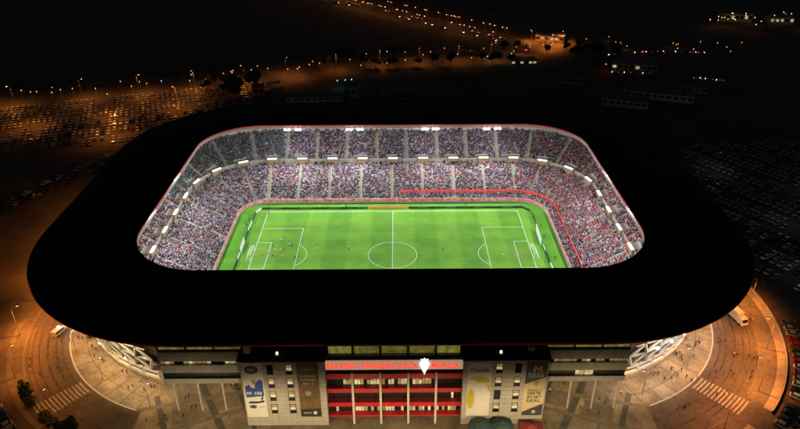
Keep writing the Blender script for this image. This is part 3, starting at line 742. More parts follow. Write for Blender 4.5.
# wings: two storeys of grey cladding on pilotis
def wing(sx):
    a, c = sorted((FX+sx*38.85, FX+sx*60.2)); w = empty('wing'); w.parent = stad
    for (z0,z1,m,d) in ((19.0,21.9,M_grey,0),(15.2,17.7,M_grey,.02),(11.5,13.1,M_grey,.04)):
        n = 6
        for i in range(n):
            p, q = a+(c-a)*i/n, a+(c-a)*(i+1)/n; MB().box(p+.02,q-.02,-80.3+d,-79.7,z0,z1).build('cladding_panel', m, w)
    for lev,(z0,z1,lit) in enumerate(((17.7,19.0,1),(13.1,15.2,0))):
        n = 18; b = MB()
        for i in range(n):
            p, q = a+(c-a)*i/n, a+(c-a)*(i+1)/n
            r = random.random(); mi = 0
            if lit: mi = 2 if r < .62 else 1 if r < .75 else 0
            elif sx > 0 and 4 < i < 11: mi = 1 if r < .45 else 0
            b.box(p+.05,q-.05,-79.6,-79.5,z0+.03,z1-.03,mi); b.box(p-.05,p+.05,-79.65,-79.45,z0+.02,z1-.02,3)
        b.build('window', [M_glassd, M_litwin, M_litwin2, M_dark], w)
    MB().box(a,c,-79.4,-76.3,11.6,22.3).build('wing_body', M_wallb, w)
    MB().box(a,c,-79.95,-79.62,22.0,22.35).build('ledge', M_dark, w)
    n = 3
    for i in range(n):
        p, q = a+(c-a)*i/n, a+(c-a)*(i+1)/n
        MB().box(p+.3,q-.3,-79.72,-79.62,22.5,25.0).build('window', M_litgreen2 if (i == (0 if sx < 0 else 2)) or random.random()<.4 else M_litgreen, w)
        MB().box(p-.18,p+.18,-79.9,-79.62,22.45,28).build('post', M_dark, w)
    MB().box(a,c,-79.6,-76.3,22.4,28).build('upper_wall', M_wallb, w)
    MB().box(a,c,-80.0,-72.5,11.3,11.49).build('soffit', M_white, w)
    for x in (a+1.5,a+8,a+14.5,c-.8): MB().tube((x,-78.6,.1),(x,-78.6,11.3),.22,n=10).build('column', M_white, w)
    for x in (a+4,a+10.5,a+17):
        MB().box(x-.6,x+.6,-75.2,-74.4,11.18,11.29).build('soffit_lamp', M_warmlamp, w)
        e = light('soffit_light', 'SPOT', w, (x,-74.8,11.0), 1300, (1,.72,.34), .3, R(150), .6, (x,-74.8,0))
wing(-1); wing(1)

# corner structure: balcony boxes, zigzag rakers, white ground storey
def corner(sx):
    st = stad; da = 7.6
    for j in range(9):
        a0 = 4 + j*da; a1 = a0+da; am = a0+da/2
        rr_ = lambda a: 41.0 + max(0, 55-a)*.075
        A = Vector((*pol(a0, rr_(a0), sx), 0)); B = Vector((*pol(a1, rr_(a1), sx), 0)); m = (A+B)/2
        d = (B-A).normalized(); out = Vector((*pol(am, 60, sx), 0))-m; out -= d*out.dot(d); out.normalize()
        L = (B-A).length; fr = Matrix((d, out, Vector((0,0,1)))).transposed().to_4x4(); fr.translation = m
        # storey height drops towards the end so the boxes step
        MB().box(-L/2+.15,L/2-.15,-2.6,-.6,.12,3.05,0,fr).build('ground_wall', M_white, st)
        o = MB().box(-L/2+.1,L/2-.1,-2.6,.6,3.1,4.0,0,fr).box(-L/2+.1,L/2-.1,-2.6,.6,5.2,5.9,0,fr).box(-L/2+.1,-L/2+.5,-2.6,.55,4.0,5.2,0,fr).box(L/2-.5,L/2-.1,-2.6,.55,4.0,5.2,0,fr).build('balcony_box', M_white, st)
        MB().box(-L/2+.5,L/2-.5,-.3,-.2,4.0,5.2,0,fr).build('balcony_glass', M_glassd, o)
        MB().box(-L/2+.5,L/2-.5,.3,.38,4.45,4.55,0,fr).build('rail', M_steel, o)
        # V rakers up to the roof
        z0, z1 = 5.95, 29.4
        P0 = fr @ Vector((0,.2,z0)); MB().bar(fr @ Vector((-L*.5,-.9,z0)), fr @ Vector((-L*.5,-.9,9.5)), .5, .5).build('post', M_white, st)
        for s in (-1,1):
            lean = lambda z: .2+(z-5.95)*.34
            for (za, zb, flip) in ((5.95,11.3,0),(11.3,16.6,1)):
                ua, ub = (s*L*.5, 0) if flip else (0, s*L*.5)
                wa = 1+lean(za)/48; wb = 1+lean(zb)/48
                MB().bar(fr @ Vector((ua*wa, lean(za), za)), fr @ Vector((ub*wb, lean(zb), zb)), .5, .6).build('raker', M_white, st)
        MB().bar(fr @ Vector((0, lean(16.6), 16.6)), fr @ Vector((0, 5.0, 20.4)), .5, .6).build('strut', M_white, st)
        for zb in (11.3, 16.6):
            MB().bar(fr @ Vector((-L*.52*(1+lean(zb)/46), lean(zb)-.1, zb)), fr @ Vector((L*.52*(1+lean(zb)/46), lean(zb)-.1, zb)), .35, .45).build('ring_beam', M_white, st)
        Q0 = fr @ Vector((-L*.55,5.7,20.7)); Q1 = fr @ Vector((L*.55,5.7,20.7)); MB().bar(Q0,Q1,.5,.7).build('ring_beam', M_white, st)
        # lamps at the foot of the rakers
        lp = fr @ Vector((0, 3.2, 12.4 if sx > 0 else 10.2))
        if sx > 0 and 1 <= j <= 7:
            MB().tube(lp+Vector((0,0,-.2)), lp+Vector((0,0,.25)), .34, n=10).build('raker_lamp', M_whitelamp, st)
            light('raker_light', 'POINT', st, lp+out*4.5+Vector((0,0,-1)), 520, (.88,.92,1), .35)
        elif sx < 0 and j % 2 == 1:
            MB().tube(lp+Vector((0,0,-.15)), lp+Vector((0,0,.15)), .16, n=8).build('raker_lamp', M_warmlamp, st)
        # soffit flood added under the roof edge to brighten the corner
        if j in (1, 3, 5, 7, 8):
            fp = fr @ Vector((0, 10.5 - max(0, 55-am)*.05, 28.6)); tgt = fr @ Vector((0, .5, 9))
            MB().box(-.35,.35,-.25,.25,-.15,.2,0,Matrix.Translation(fp) @ fr.to_3x3().to_4x4()).build('added_soffit_flood', M_dark, st)
            light('corner_fill_light', 'SPOT', st, fp+Vector((0,0,-.5)), 22000 if sx < 0 else 19000, (1,.76,.46) if sx < 0 else (1,.86,.68), .3, R(64), .6, tgt)
        # apron downlight
        if j % 2 == 0:
            light('apron_light', 'SPOT', st, fr @ Vector((0, 1.6, 7.2)), 1500, (1,.50,.13), .3, R(150), .7, fr @ Vector((0, 8, 0)))
corner(-1); corner(1)

# banners
def banner(name, x0, x1, z0, z1, label, m):
    e = empty(name, ((x0+x1)/2, YF-.10, z0), 0, label, 'banner', 'banners hung on the facade blocks')
    w = x1-x0; h = z1-z0
    MB().box(-w/2,w/2,-.03,.03,0,h).build('cloth', m, e); return e, w, h
def patch(e, pts, m, name='print', y=-.045):
    b = MB(); b.face([(x, y, z) for x, z in pts]); return b.build(name, m, e)
def oval(cx, cz, rx, rz, n=24): return [(cx+rx*cos(2*pi*i/n), cz+rz*sin(2*pi*i/n)) for i in range(n)]
def scribble(e, x0, x1, z, h, m, n):
    '''unreadable printed characters: uprights and bars of uneven width'''
    rs = random.Random(int(abs(z*100))+n); w = (x1-x0)/n
    b = MB()
    for i in range(n):
        a = x0+i*w; c = a+w*.78; t = w*.26
        if rs.random() < .8: b.face([(a,-.065,z),(a+t,-.065,z),(a+t,-.065,z+h),(a,-.065,z+h)])
        if rs.random() < .6: b.face([(c-t,-.065,z),(c,-.065,z),(c,-.065,z+h),(c-t,-.065,z+h)])
        for f in (0,.42,.82):
            if rs.random() < .55: b.face([(a,-.062,z+f*h),(c,-.062,z+f*h),(c,-.062,z+f*h+h*.18),(a,-.062,z+f*h+h*.18)])
    o = b.build('print', m, e); o['kind'] = 'stuff'
P_white = mat('print_white', (.66,.64,.60), .6, noise=.06, scale=.6); P_blue = mat('print_blue', (.03,.08,.36), .6, noise=.1, scale=.8); P_navy = mat('print_navy', (.025,.05,.16), .6, noise=.1, scale=1)
P_black = mat('print_black', (.03,.03,.035), .6, noise=.2, scale=1); P_grey = mat('print_grey', (.34,.34,.34), .6, noise=.2, scale=1.2); P_yel = mat('print_yellow', (.50,.40,.03), .6, noise=.1, scale=.5)
P_cream = mat('print_cream', (.56,.46,.26), .6, noise=.08, scale=.6); P_char = mat('print_charcoal', (.055,.06,.075), .6, noise=.2, scale=.7); P_tan = mat('print_tan', (.35,.24,.13), .6, noise=.25, scale=1)
P_green = mat('print_green_orange', (.05,.075,.035), .6, col2=(.24,.11,.05), scale=.22, detail=5); P_pale = mat('print_pale', (.50,.46,.34), .6, noise=.1, scale=1)
P_lg = mat('print_light', (.62,.62,.60), .6, noise=.05, scale=.8)
e, w, h = banner('banner', -37.4,-32.1,3.3,21.7, 'white banner with blue oval badge and blue splash beside the stadium name', P_white)
patch(e, oval(-.15,16.2,1.75,1.35), P_blue); patch(e, oval(-.15,16.2,1.5,1.1), P_navy, y=-.055)
scribble(e, -1.0, .75, 15.8, .8, P_lg, 3)
patch(e, [(-2.3,6.9),(2.3,7.4),(2.3,12.6),(1.4,13.0),(.35,11.6),(.1,10.0),(-.7,10.3),(-1.2,11.3),(-2.3,10.6)], P_blue)
scribble(e, -2.0, 1.9, 7.9, .95, P_lg, 6)
patch(e, oval(0.1,12.1,.55,.8), P_tan, y=-.05)
patch(e, [(-2.2,4.9),(-1.5,5.6),(.6,5.5),(2.2,6.0),(2.1,5.2),(.2,4.8)], P_black); patch(e, [(1.3,6.1),(1.8,7.6),(2.0,7.4),(1.9,6.1)], P_black)
patch(e, oval(-.9,3.7,1.1,.75), P_grey); patch(e, oval(-.9,3.7,.75,.5), P_navy, y=-.055); patch(e, [(.6,3.2),(2.2,3.4),(2.2,4.0),(.6,3.8)], P_pale)
e, w, h = banner('banner', -23.5,-18.1,3.3,21.7, 'dark green and orange banner with pale lines of text beside the red floors', P_green)
for (n_, z, s_, w_) in ((9, 15.9, .55, 1.7), (9, 13.6, .75, 2.0), (8, 12.4, .75, 1.9), (6, 11.2, .6, 1.4)): scribble(e, -w_, w_, z, s_, P_pale, n_)
patch(e, oval(-.3,8.2,.8,.9), P_tan); patch(e, [(-2.6,.1),(2.6,.1),(2.6,3.0),(-2.6,2.6)], P_black); patch(e, oval(1.1,1.4,.5,.6,10), P_lg, y=-.06); scribble(e, -2.0, .2, 1.1, .5, P_pale, 6)
e, w, h = banner('banner', 19.6,25.6,3.3,21.3, 'pale banner with one dark word and yellow leaf shapes', P_lg)
write('Tramdie', -2.5, 2.6, 15.0, -.06, 2.0, P_char, e, gap=.06, bold=.03, depth=.01)
patch(e, [(-2.9,12.3),(-1.2,13.4),(.6,13.5),(2.2,12.9),(2.9,11.6),(1.6,11.2),(-.2,11.6),(-1.6,12.4)], P_yel)
patch(e, oval(-2.0,5.9,.95,3.4), P_yel); patch(e, [(2.9,11.0),(1.7,10.4),(2.3,9.4),(2.95,8.2)], P_yel)
patch(e, [(-1.0,.4),(-.3,7.5),(-1.4,11.2),(.4,10.7),(1.9,8.5),(2.7,4.0),(2.6,.4)], P_white, y=-.05)
e, w, h = banner('banner', 34.2,39.5,3.3,21.7, 'charcoal and cream banner with slanted band and bold dark lettering', P_cream)
patch(e, [(-2.64,10.8),(2.64,13.2),(2.64,18.38),(-2.64,18.38)], P_char); patch(e, [(-2.64,.02),(2.64,.02),(2.64,4.2),(-2.64,1.2)], P_char)
patch(e, [(-.9,14.9),(-.6,17.4),(.3,16.0),(1.2,17.3),(1.5,14.9),(.9,14.9),(.8,16.1),(.3,15.2),(-.3,16.2),(-.4,14.9)], P_cream, y=-.06)
scribble(e, -1.9, 2.1, 13.7, 1.0, P_pale, 6); patch(e, [(-1.9,13.1),(2.1,13.25),(2.1,13.5),(-1.9,13.35)], P_pale, y=-.06); patch(e, oval(.3,11.3,.7,.9), P_tan, y=-.06)
for (n_, z, s_) in ((9, 8.6, .5), (5, 7.3, 1.0), (5, 6.0, .95)): scribble(e, -1.7, 2.0, z, s_, P_char, n_)
write('REAL', -1.7, 2.0, 4.7, -.06, 1.4, P_char, e, gap=.08, bold=.035, depth=.01)
patch(e, oval(.4,1.3,.5,.6), P_pale, y=-.06)

# tents in front
def umbrella(loc, m, label, r=3.4, n=8, h=2.7, group=None):
    e = empty('parasol', loc, 0, label, 'parasol', group); b = MB()
    for i in range(n):
        a, c = 2*pi*i/n, 2*pi*(i+1)/n; mid = (a+c)/2
        P = lambda t, rr, z: (rr*cos(t), rr*sin(t), z)
        b.face([P(a,r,h), P(mid,r*.93,h+.06), P(mid,r*.45,h+.95), P(a,r*.5,h+1.0)]); b.face([P(mid,r*.93,h+.06), P(c,r,h), P(c,r*.5,h+1.0), P(mid,r*.45,h+.95)])
        b.face([P(a,r*.5,h+1.0), P(mid,r*.45,h+.95), P(c,r*.5,h+1.0), (0,0,h+1.7)])
        b.face([P(a,r,h-.3), P(mid,r*.93,h-.24), P(mid,r*.93,h+.06), P(a,r,h)]); b.face([P(mid,r*.93,h-.24), P(c,r,h-.3), P(c,r,h), P(mid,r*.93,h+.06)])
    b.build('canopy', m, e); MB().tube((0,0,0),(0,0,h+1.7),.07,n=8).build('pole', M_steel, e); MB().tube((0,0,0),(0,0,.12),.5,n=12).build('base', M_dark, e)
M_teal = mat('teal_canvas', (.03,.06,.065), .8, noise=.15, scale=.6); M_redcan = mat('red_canvas', (.22,.025,.022), .75, noise=.15, scale=.6)
umbrella((23.2,-87.4,.12), M_teal, 'teal canvas parasol on the forecourt below the yellow leaf banner')
umbrella((28.8,-87.3,.12), M_teal, 'teal canvas parasol on the forecourt, next to the red gazebo', r=3.2)
e = empty('gazebo', (36.4,-87.6,.12), 0, 'red canvas gazebo on the forecourt below the cream banner', 'gazebo')
b = MB()
for (p, q) in (((-3,-2.2),(3,-2.2)),((3,-2.2),(3,2.2)),((3,2.2),(-3,2.2)),((-3,2.2),(-3,-2.2))):
    b.face([(*p,2.3),(*q,2.3),(0,0,3.6)]); b.face([(*p,1.95),(*q,1.95),(*q,2.3),(*p,2.3)])
b.build('canopy', M_redcan, e)
for x in (-2.95,2.95):
    for y in (-2.15,2.15): MB().tube((x,y,0),(x,y,2.25),.05,n=6).build('leg', M_steel, e)
umbrella((-94.6,-47.0,.12), M_redcan, 'small red parasol on the plaza at the stand corner', r=1.7, h=2.2)

# ------------------------------------------------------------------ street lamps
def street_lamp(x, y, face, h, power, col, label, arm=1.8, group='street lamps', spot=R(150), lens=None, name='street_lamp', tilt=0):
    e = empty(name, (x, y, 0), face, label, 'street lamp', group)
    MB().tube((0,0,0),(0,0,h),.11,.06,n=8).tube((0,0,0),(0,0,.5),.18,.15,n=8).build('pole', M_steel, e)
    MB().tube((0,0,h-.05),(arm,0,h+.25),.05,n=6).build('arm', M_steel, e)
    hd = MB().box(arm-.2,arm+.65,-.17,.17,h+.2,h+.36).build('head', M_dark, e)
    MB().box(arm-.1,arm+.55,-.13,.13,h+.15,h+.199).build('lens', lens or M_sodium, hd)
    light('lamp_light', 'SPOT', e, (arm+.2,0,h+.05), power, col, .25, spot, .7, (arm+.2+tilt,0,0))
    return e
SOD = (1,.305,.05); WARM = (1,.54,.16)
for (a, r, pw, t) in ((3,66.2,18000,'by the last bays'),(22,66.2,24000,'beside the white truck'),(40,66.0,24000,'next to the right hand zebra crossing'),(58,66.0,8000,'past the zebra crossing')):
    x, y = pol(a, r, 1); street_lamp(x, y, math.atan2(-30-y, 52.5-x), 11, pw, SOD, 'tall orange street lamp on the bay side road '+t, group='orange lamps on the parking bay road', tilt=3)
for (a, r, pw, t) in ((-2,66.5,10000,'where the track enters'),(14,66.5,28000,'by the police van'),(32,66.5,12000,'between van and zebra crossing'),(54,66,3000,'among the dark shrubs')):
    x, y = pol(a, r, -1); street_lamp(x, y, math.atan2(-30-y, -52.5-x), 11, pw, SOD, 'tall orange street lamp on the dusky ring road '+t, group='orange lamps on the dusky ring road', tilt=3)
for (x, y, t, pw) in ((-83,-66.5,'beside the white stand corner',2600),(-96,-54,'near the red parasol',2200),(86,-64,'in front of the stand corner with white lamps',2200),(70,-73.5,'at the kerb by the wing',1500),(-66,-77,'beside the dark paving band by the wing',1500)):
    street_lamp(x, y, math.atan2(-y-40, -x*.6), 8, pw, WARM, 'slim plaza lamp post '+t, .6, 'plaza lamp posts', R(160), M_warmlamp)
for i, x in enumerate((-52,-30,-8,10,32,54)):  # posts added out of view to light the facade
    street_lamp(x, -101, pi/2, 10, 14000, (1,.75,.40), 'added forecourt lamp post out of view, facing the main facade', .8, 'added forecourt lamp posts', R(140), M_warmlamp, tilt=15)
street_lamp(-104, -42, 0.4, 7, 900, (1,.85,.8), 'short lamp post with white lamp by the police van', .5, None, R(150), M_whitelamp)
for (x, y, pw, t) in ((-121,-12,16000,'by the first shrubs of the track'),(-122,14,13000,'halfway along the black roof'),(-123,44,9000,'at the car park end of the track')):
    street_lamp(x, y, pi*.9, 11, pw, SOD, 'tall orange street lamp beside the track '+t, 1.8, 'orange lamps beside the track', R(160), tilt=4)
# lot lamps
for i, (x, y) in enumerate(((-225,166),(-190,178),(-160,150),(-200,132),(-158,186),(-126,196),(-128,164),(-96,205),(-72,222),(-150,122))):
    street_lamp(x, y, random.uniform(0,6), 13, 11000, SOD, 'tall lamp post among the parked cars of the amber lit lot', 1.5, 'lamp posts in the amber lit car park', R(158))
for i, (x, y) in enumerate(((-40,240),(-10,250),(18,256),(46,260),(70,264),(96,276),(-250,170))):
    street_lamp(x, y, -pi/2, 11, 5000, SOD, 'amber lamp post along the tree lined service road', 1.5, 'lamp posts on the service road', R(158))
for t in range(90):
    f = min(1, max(0, t/89+random.gauss(0,.006))); pts = [(-200,640),(-66,483),(5,407),(84,318)]; 
    k = min(2, int(f*3)); g0 = f*3-k; p = Vector(pts[k]).lerp(Vector(pts[k+1]), g0); d = (Vector(pts[k+1])-Vector(pts[k])).normalized(); n_ = Vector((-d.y,d.x))*random.choice((11.5,10.8,-10.8,-11.6))
    q = p+n_
    e = empty('highway_lamp', (q.x,q.y,0), math.atan2(-n_.y,-n_.x), 'amber highway lamp on a tall pole over the distant road', 'street lamp', 'lamps along the distant highway')
    MB().tube((0,0,0),(0,0,8),.12,.07,n=6).build('pole', M_steel, e)
    MB().tube((0,0,7.9),(2,0,8.2),.06,n=6).build('arm', M_steel, e)
    MB().tube((2.1,0,7.8),(2.1,0,8.15),.30,.2,n=8).build('lamp', emit('highway_bulb', (1,.48,.13), 4.5), e)
    light('lamp_light', 'POINT', e, (2.1,0,7.4), 240, SOD, .3)
# town lights far off
def town_lamp(x, y, h, m, label, group, pw=0, col=SOD, r=.34):
    e = empty('town_lamp', (x,y,0), 0, label, 'street lamp', group)
    MB().tube((0,0,0),(0,0,h),.12,.07,n=6).build('pole', M_steel, e); MB().tube((0,0,h),(0,0,h+.55),r*.7,r,n=8).build('lamp', m, e)
    if pw: light('lamp_light', 'POINT', e, (0,0,h-.4), pw, col, .3)
for i in range(24):
    x = random.uniform(258,352); y = 366+random.gauss(0,13)+.05*(x-300)
    town_lamp(x, y, random.uniform(5,9), emit('town_bulb', (1,.62,.30), 2.6), 'small amber lamp among the faint distant town lights', 'distant town lamps', 130 if i % 3 == 0 else 0)
for i, (x, y) in enumerate(((-36,198),(-31,199),(-27,200),(76,254),(66,252),(60,251),(84,259))):
    town_lamp(x, y, 5, M_green, 'green lamp on a short pole beside the service road', 'green lamps by the service road', 60, (.2,1,.6), .25)
for (x, y) in ((96,268),(144,231),(179,262)): town_lamp(x, y, 5, M_redlamp, 'red signal lamp on a pole beside the dark outer road', 'red lamps by the outer road', 120, (1,.06,.04), .4)
for i, (x, y) in enumerate(((108,312),(122,300),(116,290),(132,306))):
    street_lamp(x, y, random.uniform(0,6), 9, 12000, (1,.27,.04), 'orange lamp post over the glowing filling station yard', 1.2, 'lamps of the glowing yard', R(158))

M_spark = emit('yard_bulb', (1,.45,.12), 2.2); M_sparkw = emit('yard_bulb_white', (1,.80,.58), 1.8)
for i in range(80):
    f = random.random()
    if i < 34: x, y = -250+f*190+random.gauss(0,4), 172+f*62+random.gauss(0,5)
    elif i < 62: x, y = -62+f*185+random.gauss(0,4), 240+f*50+random.gauss(0,7)
    else: x, y = 120+f*150+random.gauss(0,8), 300-f*22+random.gauss(0,12)
    town_lamp(x, y, random.uniform(2.5,5), M_sparkw if random.random() < .3 else M_spark, 'tiny amber lamp in the strip of lights behind the car park', 'tiny lamps behind the car park', 70 if i % 4 == 0 else 0, SOD, .24)
for i, (x, y) in enumerate(((150,70),(160,20),(185,50),(215,75),(150,-12),(200,0))):  # faint lamps added to lift the dark lot
    street_lamp(x, y, random.uniform(0,6), 10, 260, (1,.88,.74), 'added lamp post with a faint pale lamp in the dim car park', 1.2, 'added lamp posts in the dim car park', R(165), emit('added_faint_lamp', (1,.9,.75), 1.5))
# ------------------------------------------------------------------ vehicles
def car_meshes():
    L, Wd = 4.3, .88
    prof = [(-2.15,.35),(-2.15,.72),(-2.02,.92),(-1.1,.98),(.9,.96),(1.85,.78),(2.1,.62),(2.15,.35)]
    b = MB(); n = len(prof)
    ring_ = []
    for s_, y in ((1,-Wd),(1,Wd)): ring_.append([(x, y*(.94 if z < .5 or z > .9 else 1.0), z) for x, z in prof])
    for i in range(n-1): b.face([ring_[0][i], ring_[0][i+1], ring_[1][i+1], ring_[1][i]][::-1])
    b.face(ring_[0][::-1] if False else ring_[0]); b.face(ring_[1][::-1]); b.face([ring_[0][0],ring_[1][0],ring_[1][-1],ring_[0][-1]])
    body = b
    def cabin(b, mi):
        lo = [(-1.75,-.80,.95),(1.15,-.80,.94),(1.15,.80,.94),(-1.75,.80,.95)]; hi = [(-1.2,-.62,1.43),(.35,-.62,1.45),(.35,.62,1.45),(-1.2,.62,1.43)]
        for i in range(4): j = (i+1)%4; b.face([lo[i],lo[j],hi[j],hi[i]], mi)
    def roofp(b, mi): b.box(-1.24,.39,-.63,.63,1.432,1.48,mi)
    def pillars(b, mi):
        for y in (-1,1): b.bar((-.35,y*.80,.95),(-.35,y*.635,1.45),.09,.05,mi)
    def wheel(b, x, y, mi, mi2=None):
        b.tube((x,y-.11,.32),(x,y+.11,.32),.32,n=12,mi=mi)
    return body, cabin, roofp, pillars, wheel
_body, _cabin, _roofp, _pillars, _wheel = car_meshes()
me_body = _body.mesh('car_body', M_paintcar)
b = MB(); _cabin(b,0); me_cab = b.mesh('car_glass', M_glassd)
b = MB(); _roofp(b,0); _pillars(b,0); me_roof = b.mesh('car_roof', M_paintcar)
me_tyre = MB().tube((0,-.11,0),(0,.11,0),.32,n=14).mesh('tyre', M_rubber); me_rim = MB().tube((0,-.125,0),(0,.125,0),.19,n=10).mesh('rim', M_rim)
me_hl = MB().box(1.98,2.13,-.17,.17,.62,.75).mesh('headlight', M_lensw); me_tl = MB().box(-2.18,-2.1,-.17,.17,.68,.82).mesh('taillight', M_lensr)
me_hon = MB().box(2.0,2.2,-.2,.2,.55,.8).mesh('headlight', M_headl); me_ton = MB().box(-2.2,-2.1,-.2,.2,.65,.85).mesh('taillight', M_taill)
b = MB(); b.v = list(_body.v); b.f = list(_body.f); b.m = [0]*len(b.f); _cabin(b,1); _roofp(b,0)
for x in (-1.3,1.32):
    for y in (-.8,.8): _wheel(b,x,y,2)
me_far = b.mesh('car', [M_paintcar, M_glassd, M_rubber])
CARCOL = {'white':(.72,.72,.72),'silver':(.45,.46,.47),'grey':(.16,.165,.17),'black':(.015,.015,.017),'red':(.35,.02,.02),'blue':(.03,.07,.22),'beige':(.42,.36,.26),'green':(.03,.09,.05)}
CW = ['white']*5+['silver']*4+['grey']*4+['black']*4+['red']*2+['blue']*2+['beige']+['green']
NCAR = 0
def car(x, y, rot, label, group, cname=None, detail=True, lights=0, z=0.012):
    global NCAR
    NCAR += 1; cname = cname or random.choice(CW); c = (*[v*random.uniform(.85,1.15) for v in CARCOL[cname]],1)
    label = label % cname
    if not detail:
        o = put('parked_car', me_far, None, (x,y,z), rot); o.color = c; tag(o, label, 'car', group); 
        if lights: put('headlight', me_hon, o, (0,.6,0)); put('headlight', me_hon, o, (0,-.6,0)); put('taillight', me_ton, o, (0,.6,0)); put('taillight', me_ton, o, (0,-.6,0))
        return o
    e = empty('parked_car', (x,y,z), rot, label, 'car', group)
    for n_, me in (('body',me_body),('glass',me_cab),('roof',me_roof)): o = put(n_, me, e); o.color = c
    for xx in (-1.3,1.32):
        for yy in (-.8,.8): t = put('wheel', me_tyre, e, (xx,yy,.32)); put('rim', me_rim, t)
    for yy in (-.6,.6): put('headlight', me_hl if not lights else me_hon, e, (0,yy,0)); put('taillight', me_tl if not lights else me_ton, e, (0,yy,0))
    return e
# outside the wall, bottom right
for r, rot_off in ((75.2,0),(80.4,pi),(88,0),(93.2,pi)):
    n = 0; a = 8
    while a < 66:
        a += 2.75/r*180/pi
        if random.random() < .14: continue
        x, y = pol(a, r, 1)
        if y < -92 or x > 141: continue
        car(x, y, math.atan2(-(y+30), x-52.5)*-1+rot_off+random.gauss(0,.03), '%s car parked outside the low curved boundary wall', 'cars outside the boundary wall')
for r, rot_off in ((73.5,0),(78.8,pi)):
    a = 30
    while a < 62:
        a += 2.8/r*180/pi
        if random.random() < .25: continue
        x, y = pol(a, r, -1)
        if y < -92: continue
        car(x, y, math.atan2(y+30, x+52.5)+rot_off+random.gauss(0,.03), '%s car parked beyond the dark shrubs of the dusky road', 'cars beyond the shrubs')
for i in range(18):
    f = i/17; pt = Vector((-172,30)).lerp(Vector((-137,96)), f) + Vector((random.gauss(0,.3)+(3.6 if i % 2 else -3.4), random.gauss(0,.6)))
    car(pt.x, pt.y, math.atan2(66,35)+random.gauss(0,.06), '%s car pulled up along the track beside the dark shrubs', 'cars along the track', random.choice(('white','silver','white','grey')), False)
# amber lot: rows along its long axis
d = Vector((141,47)).normalized(); nrm = Vector((d.y,-d.x)); n_l = 0; stuff = []
for row in range(12):
    for i in range(58):
        p = Vector((-233,160)) + d*(i*2.9) + nrm*(row//2*13.5 + (row%2)*5.2) + Vector((random.gauss(0,.15),random.gauss(0,.15)))
        if p.x > -62 or random.random() < .18 + .45*(sin(p.x*.13+row)*cos(p.y*.17+row*2.1) > .25): continue
        # inside the lot
        lim = 104 if p.x < -140 else 104+(p.x+140)*1.30
        if p.y < lim+3: continue
        rr = math.atan2(nrm.y,nrm.x)+(0 if row%2 else pi)
        if n_l < 85 and row > 5 and random.random() < .7: car(p.x,p.y,rr+random.gauss(0,.04), '%s car in the amber lit car park', 'cars in the amber lit car park', None, False); n_l += 1
        else: stuff.append((p.x,p.y,rr))
# dark lot: rows slanting away from the roof
d2 = Vector((.55,-.83)).normalized(); n2 = Vector((d2.y,-d2.x))*-1; n_l = 0
for row in range(-10, 12):
    for i in range(44):
        base = Vector((142,92)) + n2*(row//2*14 + (row%2)*5.3)
        p = base + d2*(i*2.9) + Vector((random.gauss(0,.15),random.gauss(0,.15)))
        if random.random() < .25 or p.y < -24 or p.x > 300 or p.y > 104 or p.x < 130: continue
        if p.y > 30 and p.x < 138+ (p.y-40)*.12: continue
        if math.hypot(max(p.x-52.5,0), 0 if p.y > -30 else p.y+30) < 77: continue
        rr = math.atan2(n2.y,n2.x)+(0 if row%2 else pi)
        if n_l < 70 and p.x < 190: car(p.x,p.y,rr+random.gauss(0,.04), '%s car in the unlit car park beside the black roof', 'cars in the unlit car park', random.choice(CW[:9]+CW), False); n_l += 1
        else: stuff.append((p.x,p.y,rr))
if stuff:
    b = MB(); base_v = [Vector(v) for v in me_far_v] if False else [v.co.copy() for v in me_far.vertices]
    fs = [tuple(p.vertices) for p in me_far.polygons]; ms = [p.material_index for p in me_far.polygons]
    for (x,y,r_) in stuff[:640]:
        mt = Matrix.Translation((x,y,.012)) @ Matrix.Rotation(r_,4,'Z'); k = len(b.v); b.v += [tuple(mt @ v) for v in base_v]; b.f += [tuple(k+i for i in f) for f in fs]; b.m += ms
    o = b.build('distant_cars', [M_paintcar, M_glassd, M_rubber]); o.color = (.35,.35,.36,1)
    tag(o, 'remaining rows of dim parked cars filling the far car parks', 'cars', kind='stuff')
# traffic with lights on
for t in range(48):
    f = random.random()**1.3; pts = [(-200,640),(-66,483),(5,407),(84,318)]; k = min(2,int(f*3)); p = Vector(pts[k]).lerp(Vector(pts[k+1]), f*3-k); dd = (Vector(pts[k+1])-Vector(pts[k])).normalized(); s_ = random.choice((-1,1)); n_ = Vector((-dd.y,dd.x))
    p += n_*(4.5*s_); o = car(p.x,p.y,math.atan2(dd.y,dd.x)+(0 if s_ < 0 else pi), '%s car with lit lamps driving on the distant highway', 'cars on the distant highway', None, False, 1); o.name = 'moving_car'
for (x,y,r_) in ((181,277,3.0),(190,279,3.1),(199,280,0),(212,279,3.1),(222,277,0),(228,276,0),(160,272,3.3),(150,228,2.9),(158,227,2.9),(170,225,2.9),(200,214,0),(207,212,2.8),(213,209,2.8)):
    o = car(x,y,r_, '%s car with lit lamps on the dark outer road', 'cars on the outer road', None, False, 1); o.name = 'moving_car'

